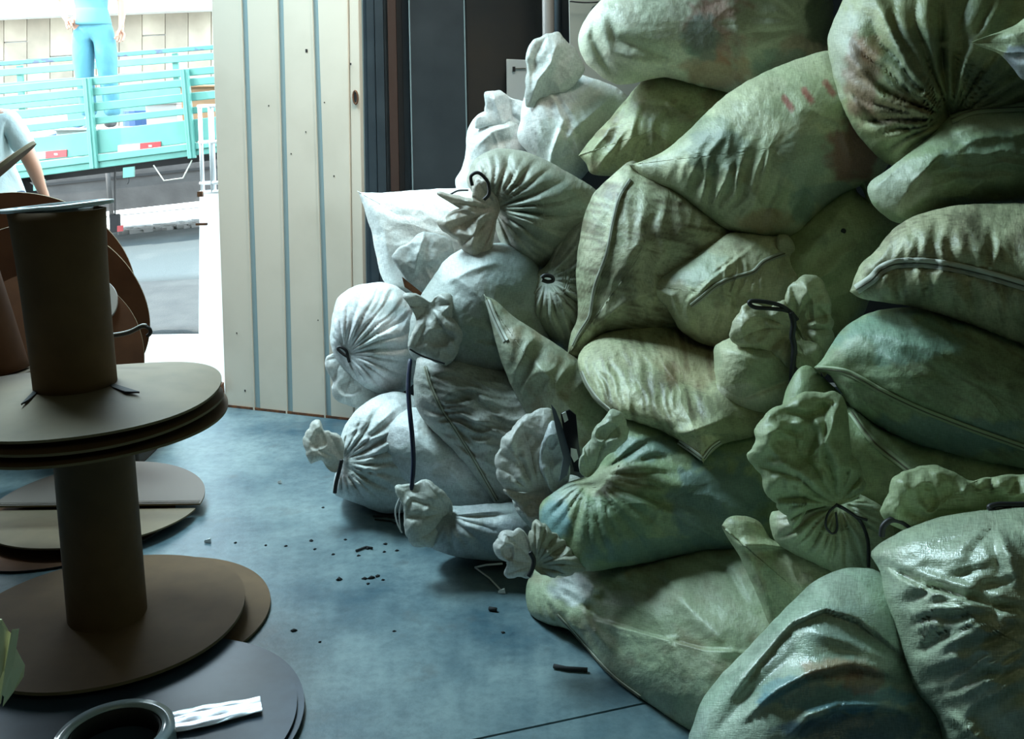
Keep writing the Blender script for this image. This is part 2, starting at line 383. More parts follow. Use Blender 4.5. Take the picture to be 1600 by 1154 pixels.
SACKS = {}
def blob(name, outline, d, T=.14, p=2.1, q=.52, gx=0., gy=0., c=None, feats=(), n1=.022, l1=95., n2=.005, l2=46., n3=.0011,
         col=(.55, .57, .50), tints=(), contents=.3, dirt=0., dirtcol=(.20, .155, .085), streak=None, seed=1.0, nt=190, nr=54,
         material=None, par=None, wob=1.6, scallop=None, back=None, reg=None, mname=None):
    S = catmull(outline, True, 14)
    # resample by arc length
    seg = np.hypot(*(np.roll(S, -1, 0) - S).T); cum = np.concatenate([[0], np.cumsum(seg)]); S2 = np.vstack([S, S[:1]])
    tt = np.linspace(0, cum[-1], nt, endpoint=False)
    O = np.stack([np.interp(tt, cum, S2[:, 0]), np.interp(tt, cum, S2[:, 1])], 1)
    ctr = np.array(c if c else O.mean(0), float)
    dirn = O - ctr; dirn /= np.linalg.norm(dirn, axis=1)[:, None] + 1e-9
    O = O + dirn * (wob * fbm(O[:, 0] / 22 + seed, O[:, 1] / 22, 3))[:, None]
    if scallop:
        tx, ty, n_s, am = scallop; th = np.arctan2(O[:, 1] - ty, O[:, 0] - tx); dd_ = np.hypot(O[:, 0] - tx, O[:, 1] - ty)
        O = O + dirn * (am * sst(15, 60, dd_) * (np.abs(np.sin(th * n_s / 2 + seed + .6 * np.sin(th * 3))) - .6))[:, None]
    b = dict(c=ctr, O=O, d=d, T=T, p=p, q=q, gx=gx, gy=gy, feats=list(feats), n1=n1, l1=l1, n2=n2, l2=l2, n3=n3, seed=seed)
    b['inf'] = inflate(O)
    if reg: SACKS[reg] = b
    s = np.linspace(0, 1, nr + 1)[1:]
    rr = np.sin(s * math.pi / 2) ** .92
    X = ctr[0] + rr[:, None] * (O[None, :, 0] - ctr[0]); Y = ctr[1] + rr[:, None] * (O[None, :, 1] - ctr[1])
    Rg = np.repeat(rr[:, None], nt, 1)
    dep = front_depth(b, X, Y, np.clip(Rg, 0, .9999))
    V = [D(X, Y, dep).reshape(-1, 3)]
    PXY = [np.stack([X, Y], -1).reshape(-1, 2)]
    # back half
    nb = 9; rb = np.cos(np.linspace(0, 1, nb + 1)[1:-1] * math.pi / 2)
    Xb = ctr[0] + rb[:, None] * (O[None, :, 0] - ctr[0]); Yb = ctr[1] + rb[:, None] * (O[None, :, 1] - ctr[1])
    Tb = T * .95 if back is None else back
    base = d + gx * (Xb - ctr[0]) / 100 + gy * (Yb - ctr[1]) / 100
    db = base + Tb * np.sqrt(1 - rb[:, None] ** 2)
    V.append(D(Xb, Yb, db).reshape(-1, 3)); PXY.append(np.stack([Xb, Yb], -1).reshape(-1, 2))
    cf = front_depth(b, ctr[0], ctr[1], 0.0)
    V.append(D(ctr[0], ctr[1], cf)[None]); V.append(D(ctr[0], ctr[1], d + Tb)[None]); PXY.append(ctr[None]); PXY.append(ctr[None])
    V = np.vstack(V); PXY = np.vstack(PXY)
    V[:, 2] = np.maximum(V[:, 2], 0.004)
    i = np.arange(nt); j = (i + 1) % nt; F = []
    for k in range(nr + nb - 2):
        a = k * nt
        F.append(np.stack([a + i, a + j, a + nt + j, a + nt + i], 1))
    quads = np.vstack(F)[:, ::-1]
    cfi, cbi = len(V) - 2, len(V) - 1; last = (nr + nb - 2) * nt
    tris = np.vstack([np.stack([np.full(nt, cfi), j, i], 1), np.stack([np.full(nt, cbi), last + i, last + j], 1)])[:, ::-1]
    tris = tris[:, ::-1]
    me = bpy.data.meshes.new(mname or name)
    nq, ntr = len(quads), len(tris)
    me.vertices.add(len(V)); me.vertices.foreach_set('co', V.ravel())
    li = np.concatenate([quads[:, ::-1].ravel() if False else quads.ravel(), tris[:, ::-1].ravel() if False else tris.ravel()]).astype(np.int32)
    me.loops.add(len(li)); me.loops.foreach_set('vertex_index', li)
    me.polygons.add(nq + ntr)
    st = np.concatenate([np.arange(nq) * 4, nq * 4 + np.arange(ntr) * 3]).astype(np.int32)
    me.polygons.foreach_set('loop_start', st)
    me.update(calc_edges=True); me.validate()
    me.polygons.foreach_set('use_smooth', np.ones(len(me.polygons), bool))
    # consistent outward normals
    bm = bmesh.new(); bm.from_mesh(me); bmesh.ops.recalc_face_normals(bm, faces=bm.faces); bm.to_mesh(me); bm.free()
    # cloth coordinates in metres and colours of the cloth
    x, y = PXY[:, 0], PXY[:, 1]; cols = np.tile(np.array(col, float), (len(V), 1))
    if ctr[0] > 930: cols[:, 2] *= .88 if ctr[1] > 960 else .80; cols[:, 0] *= 1.0  # right-hand sacks: blue cut in the colour against the bluish side light
    cols *= (1 + .10 * fbm(x / 60 + seed, y / 60, 3))[:, None]
    if dirt:
        if streak is None: m = fbm(x / 38 + seed, y / 38, 5)
        else:
            a = math.radians(streak); u = x * math.cos(a) + y * math.sin(a); w = -x * math.sin(a) + y * math.cos(a)
            m = .6 * fbm(u / 90 + seed, w / 9, 4) + .5 * fbm(x / 50, y / 50 + seed, 3)
        m = sst(.08 - dirt * .35, .42 - dirt * .15, m) * min(1, .35 + dirt * .75)
        m2 = sst(.15, .45, fbm(x / 12 + seed, y / 12, 3)) * dirt * .5
        m = np.clip(m + m2 * m, 0, .92)
        cols = cols * (1 - m[:, None]) + np.array(dirtcol) * m[:, None]
    if contents:       # the dark stuff inside showing through the cloth in angular patches
        q = fbm(x / 62 + seed * 3, y / 50 - seed, 2); s_ = sst(.10, .16, q) * .5 + sst(.26, .31, fbm(x / 34 - seed, y / 40, 2)) * .4
        cols *= (1 - contents * s_)[:, None] * (1 + contents * .12 * np.sign(perlin(x / 80, y / 60 + seed * 5)))[:, None] ** np.array([1.4, .8, 1.2])
    sp_ = sst(.28, .5, perlin(x / 3.1 + seed, y / 4.3)) * (.10 + .35 * dirt); cols *= (1 - sp_)[:, None]
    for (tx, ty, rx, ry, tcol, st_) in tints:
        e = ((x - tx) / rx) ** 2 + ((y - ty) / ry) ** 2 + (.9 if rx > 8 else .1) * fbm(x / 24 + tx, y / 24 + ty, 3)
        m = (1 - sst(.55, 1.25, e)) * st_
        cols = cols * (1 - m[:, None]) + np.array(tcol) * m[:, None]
    at = me.color_attributes.new('Tint', 'FLOAT_COLOR', 'POINT')
    at.data.foreach_set('color', np.hstack([np.clip(cols, 0, 1), np.ones((len(V), 1))]).ravel())
    uvl = me.uv_layers.new(name='cloth'); lv = np.zeros(len(me.loops), np.int32); me.loops.foreach_get('vertex_index', lv)
    sc_ = d / F_PX; uvl.data.foreach_set('uv', (PXY[lv] * sc_).ravel())
    me.materials.append(material or MT['sack'])
    o = bpy.data.objects.new(name, me); COL.objects.link(o); parent(o, par)
    return o

def on(reg, pts, lift=.004, per=6):
    """a path in pixels laid on the front of a sack"""
    S = catmull(pts, False, per); b = SACKS[reg]
    return D(S[:, 0], S[:, 1], front_depth(b, S[:, 0], S[:, 1]) - lift)
def seam(reg, pts, par, r=.0045, lift=.002, material=None, name='seam', col=None):
    P = on(reg, pts, lift)
    o = MB().tube(P, r, 6).build(name, material or MT['seam'], par, smooth=True)
    return o
def cord(pts, d, par, r=.0045, name='tie_cord', material=None, reg=None, lift=.006, dd=None):
    S = catmull(pts, False, 8)
    if reg: P = on(reg, pts, lift, 8)
    else:
        dp = np.interp(np.linspace(0, 1, len(S)), np.linspace(0, 1, len(dd)), dd) if dd else np.full(len(S), d)
        P = D(S[:, 0], S[:, 1], dp)
    return MB().tube(P, r, 6).build(name, material or MT['cord'], par, smooth=True)
MT['seam'] = mat('hem_tape', (.34, .35, .27), .6)
MT['seam_dark'] = mat('hem_thread', (.10, .095, .06), .7)
MT['hem_pale'] = mat('pale_hem', (.52, .54, .46), .5)
MT['hem_green'] = mat('green_hem', (.30, .36, .22), .55)
MT['redmark'] = mat('faded_red_print', (.30, .09, .07), .6)
MT['strap_grey'] = mat('grey_strap', (.12, .14, .18), .4)

# ================================================================== the setting
def struct(o): o['kind'] = 'structure'; return o
flo = struct(MB().box(-4.3, 2.8, -3.6, 5.0, -.16, -.03).build('floor', MT['black']))
j0, j1 = PZ(750, 1153), PZ(994, 1101)                     # the expansion joint
jd = (j1 - j0) / np.linalg.norm(j1 - j0)
def jy(x, off): return j0[1] + (x - j0[0]) * jd[1] / jd[0] + off
xL, xR = -4.3, 2.8
for (q) in ([(xL, jy(xL, .004)), (xR, jy(xR, .004)), (xR, 4.93), (xL, 4.93)], [(xL, -3.6), (xR, -3.6), (xR, jy(xR, -.004)), (xL, jy(xL, -.004))]):
    MB().hexa([(*p, -.03) for p in q] + [(*p, 0) for p in q]).build('concrete_slab', MT['floor'], flo)
struct(MB().box(-4.3, 2.8, 4.945, 5.06, -.12, -.004).build('trim_1', MT['steel_dark']))      # steel threshold
struct(MB().box(-4.4, 2.9, -3.7, 5.3, 4.3, 4.4).build('ceiling', MT['wall']))
struct(MB().box(-4.4, -4.3, -3.7, 5.3, 0, 4.3).build('wall_left', MT['wall']))
struct(MB().box(2.8, 2.9, -3.7, 5.3, 0, 4.3).build('wall_right', MT['wall_dark']))
struct(MB().box(-4.3, 2.8, -3.8, -3.6, 0, 4.3).build('wall_rear', MT['wall']))
wx0 = PY(572, 300, 5.1)[0]
struct(MB().box(wx0, 2.8, 5.1, 5.3, 0, 4.3).build('wall_back', MT['wall_dark']))
struct(MB().box(-4.3, wx0, 5.1, 5.3, 3.8, 4.3).build('trim_2', MT['wall_dark']))              # lintel over the gate

def vbar(name, x0, x1, Y, material, depth=.06, par=None, slope=.02, ytop=-330, ybot=640, z0=0.0):
    """upright member seen between two pixel columns (given at y = 150)"""
    q = []
    for (x, y) in ((x0, ybot), (x1, ybot), (x1, ytop), (x0, ytop)):
        q.append(PY(x + slope * (y - 150), y, Y))
    q[0][2] = q[1][2] = z0
    return slab(q, material, name, par, depth)
fr = struct(vbar('trim_3', 560, 640, 5.02, MT['steel_dark'], .08))
vbar('frame_bar', 575, 587, 4.99, MT['steel_dark'], .03, fr)
vbar('frame_bar', 588, 601, 4.97, MT['steel_dark'], .04, fr)
vbar('guide_rail', 608, 621, 4.98, MT['brown_wood'], .04, fr)
vbar('gap_strip', 622, 630, 5.0, MT['black'], .02, fr)
cl = struct(vbar('trim_4', 641, 729, 4.88, MT['steel_dark'], .16))
vbar('angle_edge', 641, 643, 4.872, MT['edge_and_seam_shade'], .008, cl)
vbar('angle_edge', 727, 729, 4.872, MT['edge_and_seam_shade'], .008, cl)

# ---- the sheet metal door leaf, folded open against the jamb
A, B = PZ(352, 635), PZ(553, 657)
ln = np.cross(B - A, (0, 0, 1)); ln /= np.linalg.norm(ln)
if ln[1] > 0: ln = -ln                                    # towards the room
def LP(px, py, off=0.0):
    r = rays(px, py); t = np.dot(A - CAM, ln) / np.dot(r, ln); return CAM + r * t + ln * off
def leafx(k, y):                                          # pixel column of seam k at row y
    top, bot, yb = [(330, 352, 635), (377.5, 398, 635), (434, 449, 640), (488, 509, 648), (543, 552, 655), (559, 570, 657)][k]
    return top + (bot - top) * y / yb
door = struct(slab([LP(355, 632, -.035), LP(566, 655, -.035), LP(leafx(5, -330) - 3, -330, -.035), LP(leafx(0, -330) + 3, -330, -.035)], MT['edge_and_seam_shade'], 'door_1', None, .03, -ln))
def leafq(k0, o0, k1, o1, off):
    yb0 = 635 + (657 - 635) * (leafx(k0, 640) - 352) / 201; yb1 = 635 + 22 * (leafx(k1, 640) - 352) / 201
    return [LP(leafx(k0, yb0) + o0, yb0, off), LP(leafx(k1, yb1) + o1, yb1, off), LP(leafx(k1, -330) + o1, -330, off), LP(leafx(k0, -330) + o0, -330, off)]
for k in range(4):
    slab(leafq(k, 8 if k else 0, k + 1, -1.5 if k < 3 else 0, 0), MT['leaf'], 'sheet_panel', door, .03, -ln, bevel=.004)
for k in (1, 2, 3):
    slab(leafq(k, -1.5, k, .6, .006), MT['leaf'], 'seam_lip', door, .03, -ln)
    slab(leafq(k, .6, k, 8, -.003), MT['edge_and_seam_shade'], 'seam_shade_strip', door, .028, -ln)  # blue-grey strip paints the shade on the rib side at each seam
slab(leafq(4, 1, 5, 0, -.006), MT['leaf'], 'edge_flange', door, .03, -ln, bevel=.003)
q = leafq(0, 0, 5, 0, .004); lowq = [q[0], q[1], q[1] + (0, 0, .012), q[0] + (0, 0, .012)]
slab(lowq, MT['rust'], 'bottom_rail', door, .03, -ln)
h = LP(556, 152, .004)
mb = MB(); ex = (B - A) / np.linalg.norm(B - A)
mb.tube([h + .012 * np.cos(t) * ex + .03 * np.sin(t) * np.array([0, 0, 1]) for t in np.linspace(0, 2 * math.pi, 17)], .004, 6, False)
mb.build('latch_ring', MT['rust'], door, True)
MB().obox(h - ln * .003, ex * .008, ln * .003, np.array([0, 0, .024])).build('latch_hole', MT['black'], door)
for (px, py, r) in ((479, 79, .007), (548, 100, .005), (478, 206, .003), (455, 240, .003), (522, 275, .004), (420, 165, .003), (390, 430, .003), (507, 160, .003), (497, 500, .003), (383, 610, .005), (370, 520, .003)):
    MB().obox(LP(px, py, .001), ex * r * .7, ln * .001, np.array([0, 0, r])).build('paint_chip', MT['ink'], door)
MB().box(*sum([[v - .03, v + .03] for v in LP(345, 605, .03)], [])).build('hinge_block', MT['rust'], door, bevel=.006)

# ---- things on the back wall
bx = thing('junction_box', PY(808, 120, 5.06), 'small white electrical box on the dark back wall above the sacks', 'box')
slab([PY(792, 175, 4.98), PY(835, 175, 4.98), PY(835, 94, 4.98), PY(791, 92, 4.98)], MT['box_white'], 'cover', bx, .11, bevel=.004)
MB().obox(PY(803, 108, 4.975), (.007, 0, 0), (0, .004, 0), (0, 0, .012)).build('latch', MT['black'], bx)
MB().obox(PY(812, 107, 4.975), (.03, 0, 0), (0, .003, 0), (0, 0, .002)).build('groove', MT['seam_dark'], bx)
pl = tag(MB().tube([(PY(857, 150, 4.7)[0], 4.7, 0), PY(857, 60, 4.7), (PY(852, -300, 4.7)[0], 4.7, 4.29)], .028, 16).build('metal_pole', MT['pole'], smooth=True),
    'thin pale metal pole rising behind the topmost standing sack', 'pole')
pl2 = tag(MB().tube([(PY(872, 150, 4.8)[0], 4.8, 0), PY(872, 60, 4.8), (PY(868, -300, 4.8)[0], 4.8, 4.29)], .02, 12).build('dark_pipe', MT['steel_dark'], smooth=True),
    'dark narrow pipe standing right beside the pale metal pole', 'pipe')
sh = thing('white_board', (.9, 4.5, 0), 'upright pale board behind the large white sack at the top', 'board')
slab([PY(893, 200, 4.5), PY(1010, 200, 4.5), PY(1010, -250, 4.5), PY(885, -250, 4.5)], MT['sheet'], 'panel', sh, .04)
MB().tube([PY(x, y, 4.46) for x, y in catmull([(890, 2), (915, 4), (945, 2), (975, -6)], per=6)], .0035, 6).build('wire', MT['cord'], sh, True)
MB().tube([PY(x, y, 4.46) for x, y in catmull([(940, 3), (926, 12), (922, 24)], per=6)], .003, 6).build('wire', MT['cord'], sh, True)

# ================================================================== the street
def gz(x, Y):
    b = np.interp(Y, [4.9, 5.06, 5.9, 9, 10.9, 14], [-.004, 0, .13, .32, .25, .25])
    return b + .085 * (x + 3.2) * float(sst(5.6, 9, np.array(Y)))
def ground(name, y0, y1, ny, material, x0=-12, x1=9, dz=0.0):
    xs = np.linspace(x0, x1, 22); ys = np.linspace(y0, y1, ny); V = [(x, y, gz(x, y) + dz) for y in ys for x in xs]; n = len(xs)
    V += [(x, y, gz(x, y) - .15) for y in ys for x in xs]; o = n * ny
    Fs = [(j * n + i, j * n + i + 1, j * n + n + i + 1, j * n + n + i) for j in range(ny - 1) for i in range(n - 1)]
    Fs += [(i, i + o, i + 1 + o, i + 1) for i in range(n - 1)] + [((ny - 1) * n + i, (ny - 1) * n + i + 1, (ny - 1) * n + i + 1 + o, (ny - 1) * n + i + o) for i in range(n - 1)]
    return struct(mesh_obj(name, V, Fs, material, None, True))
ground('apron', 5.06, 5.9, 8, MT['apron']); ground('road_edge', 5.9, 7.2, 8, MT['asphalt_dark']); ground('road', 7.2, 11.2, 20, MT['asphalt']); ground('pavement', 11.2, 12.6, 8, MT['kerb'], dz=.05)
# rubble in the far gutter
mb = MB(); rnd = random.Random(3)
for i in range(260):
    p = PY(rnd.uniform(185, 335), 340, 10.7 + rnd.uniform(-.65, .35)); s = rnd.uniform(.012, .045); z = gz(p[0], p[1])
    mb.obox((p[0], p[1], z + s * .4), (s, s * .3, 0), (-s * .3, s * .7, 0), (0, s * .2, s * .5))
tag(mb.build('gutter_rubble', MT['kerb']), 'loose grey rubble lying in the gutter beyond the truck', 'rubble', kind='stuff')

wf = MB()
fw = struct(slab([PY(-420, 300, 12.62), PY(560, 190, 12.62), PY(560, -330, 12.62), PY(-420, -330, 12.62)], MT['ledge'], 'wall_street', None, .3))
low = slab([PY(-420, 395, 12.4), PY(560, 287, 12.4), PY(560, 203, 12.4), PY(-420, 305, 12.4)], MT['con_wall'], 'plinth', fw, .25)
slab([PY(-420, 341, 12.38), PY(560, 240, 12.38), PY(560, 236, 12.38), PY(-420, 337, 12.38)], MT['black'], 'joint', low, .03)
slab([PY(-420, 45, 12.3), PY(560, 5, 12.3), PY(560, -22, 12.3), PY(-420, 22, 12.3)], MT['gate'], 'ledge', fw, .35)
def tline(x, f):   # rows of tiles run parallel to the ledge above and to the plinth below
    t = 22 - .036 * x; b = 285 - .11 * x; return t + (b - t) * f
k = 0; x = -30.0
while x < 350:
    w = 36; off = .0 if k % 2 else -.12
    rows = [0, .17 + (.1 if k % 3 == 0 else 0), .42, .7, 1.0] if k % 2 else [0, .28, .55, .82, 1.0]
    for a, b in zip(rows[:-1], rows[1:]):
        g = .004
        slab([PY(x + .5, tline(x, b - g), 12.585 - .006 * ((k * 3 + int(a * 10)) % 3)), PY(x + w - .5, tline(x + w, b - g), 12.585 - .006 * ((k * 3 + int(a * 10)) % 3)),
              PY(x + w - .5, tline(x + w, a + g), 12.585 - .006 * ((k * 3 + int(a * 10)) % 3)), PY(x + .5, tline(x, a + g), 12.585 - .006 * ((k * 3 + int(a * 10)) % 3))],
             MT['tile_b'] if (k + int(a * 7)) % 2 else MT['tile'], 'stone_tile', fw, .04)
    x += w; k += 1
dp = tag(MB().tube([PY(167, 255, 12.2), PY(170, 290, 12.2), PY(175, 342, 12.2)], .028, 10).build('drain_pipe', MT['con_wall'], smooth=True), 'thin grey drain pipe on the street wall below the truck bed', 'pipe')

# ---- the truck
TY, TB = 8.6, 10.8
truck = thing('flatbed_truck', (-3.4, 9.6, .3), 'turquoise stake bed truck standing in the street beyond the door', 'truck')
def tl(x, y0, s): return y0 + s * x
def rail(name, y0, y1, s0, s1, Y, material, par, xa=-140, xb=470, th=.03):
    return slab([PY(xa, tl(xa, y1, s1), Y), PY(xb, tl(xb, y1, s1), Y), PY(xb, tl(xb, y0, s0), Y), PY(xa, tl(xa, y0, s0), Y)], material, name, par, th, bevel=.006)
# near side: slats top to bottom (row at x = 0, slope)
for (a, b, s0, s1) in ((134, 147, -.093, -.096), (151, 164, -.096, -.099), (175, 189, -.101, -.104), (199, 211, -.106, -.11)):
    rail('slat', a, b, s0, s1, TY, MT['truck'], truck)
rail('side_board', 221, 259, -.115, -.122, TY, MT['truck'], truck)
rail('bottom_rail', 260, 272, -.122, -.126, TY - .03, MT['truck'], truck)
rail('bottom_rail', 272, 283, -.126, -.131, TY - .015, MT['truck'], truck)
def post(xt, yt, xb, yb, w, Y, th, material, name='stake'):
    return slab([PY(xb, yb, Y), PY(xb + w, yb - 1, Y), PY(xt + w, yt - 1, Y), PY(xt, yt, Y)], material, name, truck, th, bevel=.005)
for (xt, yt, xb, yb) in ((128, 122, 140, 264), (281, 108, 293, 248), (-40, 138, -26, 284), (420, 94, 434, 230)):
    post(xt, yt, xb, yb, 12, TY - .05, .05, MT['truck']); post(xt + 4, yt, xb + 4, yb, 2.2, TY - .062, .014, MT['truck'], 'stake_rib')
# brackets and the rope hook under the bed
for (x, y) in ((192, 262), (52, 282)):
    slab([PY(x, y + 16, TY - .02), PY(x + 17, y + 14, TY - .02), PY(x + 17, y - 2, TY - .02), PY(x, y, TY - .02)], MT['truck'], 'bracket', truck, .03)
    MB().tube([PY(x + 9, y + 14, TY), PY(x + 9, y + 21, TY), PY(x + 7, y + 25, TY)], .007, 6).build('hook', MT['con_wall'], truck, True)
MB().tube([PY(240, 258, TY), PY(256, 282, TY), PY(286, 278, TY), PY(300, 250, TY)], .006, 6).build('rope_hook', MT['hem_pale'], truck, True)
# far side
for (a, b, s) in ((96, 103, -.078), (108, 119, -.078), (130, 142, -.08), (158, 172, -.085), (185, 200, -.09)):
    rail('slat', a, b, s, s, TB, MT['truck_worn'] if a == 96 else MT['truck'], truck)
for x in (25, 268, 420):
    post(x, 105 - .08 * x, x + 6, 205 - .09 * x, 9, TB + .035, .04, MT['truck'], 'stake')
# bed floor, chassis, wheels
a0, a1 = PY(-140, tl(-140, 262, -.122), TY + .04), PY(470, tl(470, 262, -.122), TY + .04)
MB().hexa([a0 - (0, 0, .05), a1 - (0, 0, .05), a1 + (0, TB - TY, -.05), a0 + (0, TB - TY, -.05), a0, a1, a1 + (0, TB - TY, 0), a0 + (0, TB - TY, 0)]).build('bed_floor', MT['truck_dark'], truck)
mb = MB()
for Y in (9.25, 10.1):
    b0, b1 = a0 + (0, Y - TY, -.05), a1 + (0, Y - TY, -.05); mb.hexa([b0 - (0, .05, .12), b1 - (0, .05, .12), b1 + (0, .05, -.12), b0 + (0, .05, -.12), b0 - (0, .05, 0), b1 - (0, .05, 0), b1 + (0, .05, 0), b0 + (0, .05, 0)])
mb.build('chassis_beam', MT['truck_dark'], truck)
def wheel(cx, cy, z, r, w):
    prof = [(-w / 2, r * .62), (-w / 2, r * .9), (-w * .38, r), (w * .38, r), (w / 2, r * .9), (w / 2, r * .62), (w * .2, r * .55), (w * .2, .06), (-w * .2, .06), (-w * .2, r * .55)]
    n = 32; V = []; Fs = []
    for k in range(n):
        g = 2 * math.pi * k / n
        for (a, q) in prof: V.append((cx + q * math.cos(g), cy + a, z + q * math.sin(g)))
    m = len(prof)
    for k in range(n):
        for i in range(m): Fs.append((k * m + i, k * m + (i + 1) % m, ((k + 1) % n) * m + (i + 1) % m, ((k + 1) % n) * m + i))
    w_ = mesh_obj('wheel', V, Fs, MT['rubber'], truck, True)
    return w_
wp = PY(2, 318, 8.95); r = .36
for cy, dx_ in ((8.95, 0), (10.4, -1.1)): wheel(wp[0] + dx_, cy, gz(wp[0] + dx_, cy) + r, r, .24)
slab([PY(183, 362, 9.1), PY(192, 361, 9.1), PY(192, 352, 9.1), PY(183, 353, 9.1)], MT['red'], 'mud_flap_tag', truck, .01)
slab([PY(172, 364, 9.13), PY(187, 362, 9.13), PY(186, 334, 9.13), PY(171, 335, 9.13)], MT['rubber'], 'mud_flap', truck, .03)
slab([PY(178, 336, 9.13), PY(180, 336, 9.13), PY(180, 262, 9.13), PY(178, 262, 9.13)], MT['truck_dark'], 'flap_rod', truck, .02)
def reflector(x0, x1, x2, y0, s, hgt):
    r_ = slab([PY(x0, y0 + hgt, TY - .012), PY(x1, y0 + hgt + s * (x1 - x0), TY - .012), PY(x1, y0 + s * (x1 - x0), TY - .012), PY(x0, y0, TY - .012)], MT['white'], 'reflector', truck, .012)
    red = slab([PY(x1, y0 + hgt + s * (x1 - x0), TY - .012), PY(x2, y0 + hgt + s * (x2 - x0), TY - .012), PY(x2, y0 + s * (x2 - x0), TY - .012), PY(x1, y0 + s * (x1 - x0), TY - .012)], MT['red'], 'red_half', r_, .012)
    xm = (x1 + x2) / 2; MB().obox(PY(xm, y0 + hgt * .5 + s * (xm - x0), TY - .014), (.014, 0, 0), (0, .003, 0), (0, 0, .008)).build('stud', MT['white'], r_)
    return r_
tag(reflector(184, 218.5, 251, 227, -.09, 11), 'white and red reflector plate')
tag(reflector(45, 71, 104, 239, -.09, 11), 'white and red reflector plate')
# load on the bed
def bedz(x): return a0[2] + (a1[2] - a0[2]) * (x - a0[0]) / (a1[0] - a0[0])
def load(name, px, Y, w, hgt, dep, m, label, cat, lean=0.0):
    x = PY(px, 200, Y)[0]; z = bedz(x); mb = MB()
    if cat == 'bundle':
        for k in range(6):
            mb.tube([(x - w / 2, Y + .03 * k, z + .03 + .04 * (k % 3)), (x, Y + .03 * k, z + hgt * .6 + .03 * (k % 3)), (x + w / 2, Y + .035 * k, z + hgt + .03 * (k % 3))], .02, 6)
    elif cat == 'drum':
        mb.tube([(x, Y, z), (x, Y, z + .02), (x, Y, z + hgt * .5), (x, Y, z + hgt)], [w * .48, w * .5, w * .52, w * .5], 18)
    else:
        mb.obox((x, Y, z + hgt / 2), (w / 2, lean * .05, lean * hgt * .3), (0, dep / 2, 0), (-lean * .05, 0, hgt / 2))
        mb.obox((x, Y - .01, z + hgt + .005), (w / 2 + .015, 0, lean * hgt * .3), (0, dep / 2 + .015, 0), (0, 0, .012))
    return tag(mb.build(name, m, bevel=.008), label, cat)
ldS = load('crate', 158, 9.3, .62, .24, .5, MT['junk_white'], 'low pale crate under the feet of the man on the truck', 'crate')
load('white_sheet', 60, 9.9, .55, .5, .12, MT['junk_white'], 'white board lying on the truck bed at the left', 'board', .2)
load('scrap_box', 338, 9.4, .5, .5, .4, MT['junk_orange'], 'orange carton standing on the truck bed near the door leaf', 'carton')
load('scrap_box', 262, 9.8, .3, .42, .3, MT['junk_white'], 'white carton on the truck bed right of the man', 'carton')
load('pipe_bundle', 75, 9.1, .7, .28, .1, MT['junk_blue'], 'dark blue bundle of pipes on the truck bed', 'bundle')
load('paint_drum', 222, 10.2, .35, .4, .3, MT['junk_blue'], 'blue drum at the back of the truck bed', 'drum')

# ---- white gate at the edge of the doorway
gt = thing('white_gate', PY(325, 605, 5.3), 'white barred metal gate folded open beside the white door leaf', 'gate')
GY = 5.35
def GP(x, y): return PY(x, y, 5.95 - (x - 308) / 42 * .65)
def gbar(x0, y0, x1, y1, r, name): MB().tube([GP(x0, y0), GP(x1, y1)], r, 8).build(name, MT['gate'], gt, True)
for (x, w) in ((312, .012), (329, .016), (343, .012)): gbar(x, 165, x + 5, 300, w, 'bar')
for y in (166, 222, 286, 300): gbar(310 + (y - 165) * .03, y, 348, y - 1, .010, 'cross_bar')
slab([GP(310, 578), GP(352, 612), GP(348, 302), GP(312, 302)], MT['gate'], 'lower_panel', gt, .03, (1, .3, 0))
MB().obox(PY(315, 350, GY - .02), (.03, 0, 0), (0, .01, 0), (0, 0, .006)).build('latch_bolt', MT['rust'], gt)
MB().obox(PY(313, 303, GY - .02), (.014, 0, 0), (0, .01, 0), (0, 0, .014)).build('hinge_block', MT['rust'], gt)

# ---- people
def skinned(name, pts, edges, radii, material, par, root=0, sub=2):
    me = bpy.data.meshes.new(name); me.from_pydata([tuple(map(float, p)) for p in pts], edges, []); me.update()
    o = bpy.data.objects.new(name, me); COL.objects.link(o); parent(o, par)
    m = o.modifiers.new('skin', 'SKIN'); m.use_smooth_shade = True; m.branch_smoothing = .5
    if not me.skin_vertices: 
        bpy.context.view_layer.update()
    sv = me.skin_vertices[0].data if me.skin_vertices else None
    if sv is None: raise RuntimeError('skin layer missing')
    for i, r_ in enumerate(radii):
        sv[i].radius = r_ if hasattr(r_, '__len__') else (r_, r_); sv[i].use_root = (i == root)
    s = o.modifiers.new('sub', 'SUBSURF'); s.levels = sub; s.render_levels = sub
    me.materials.append(material); return o
def chain(P, E, R, pts, rad, start=None):
    i0 = start
    for p, r_ in zip(pts, rad):
        P.append(p); R.append(r_); i = len(P) - 1
        if i0 is not None: E.append((i0, i))
        i0 = i
    return i0
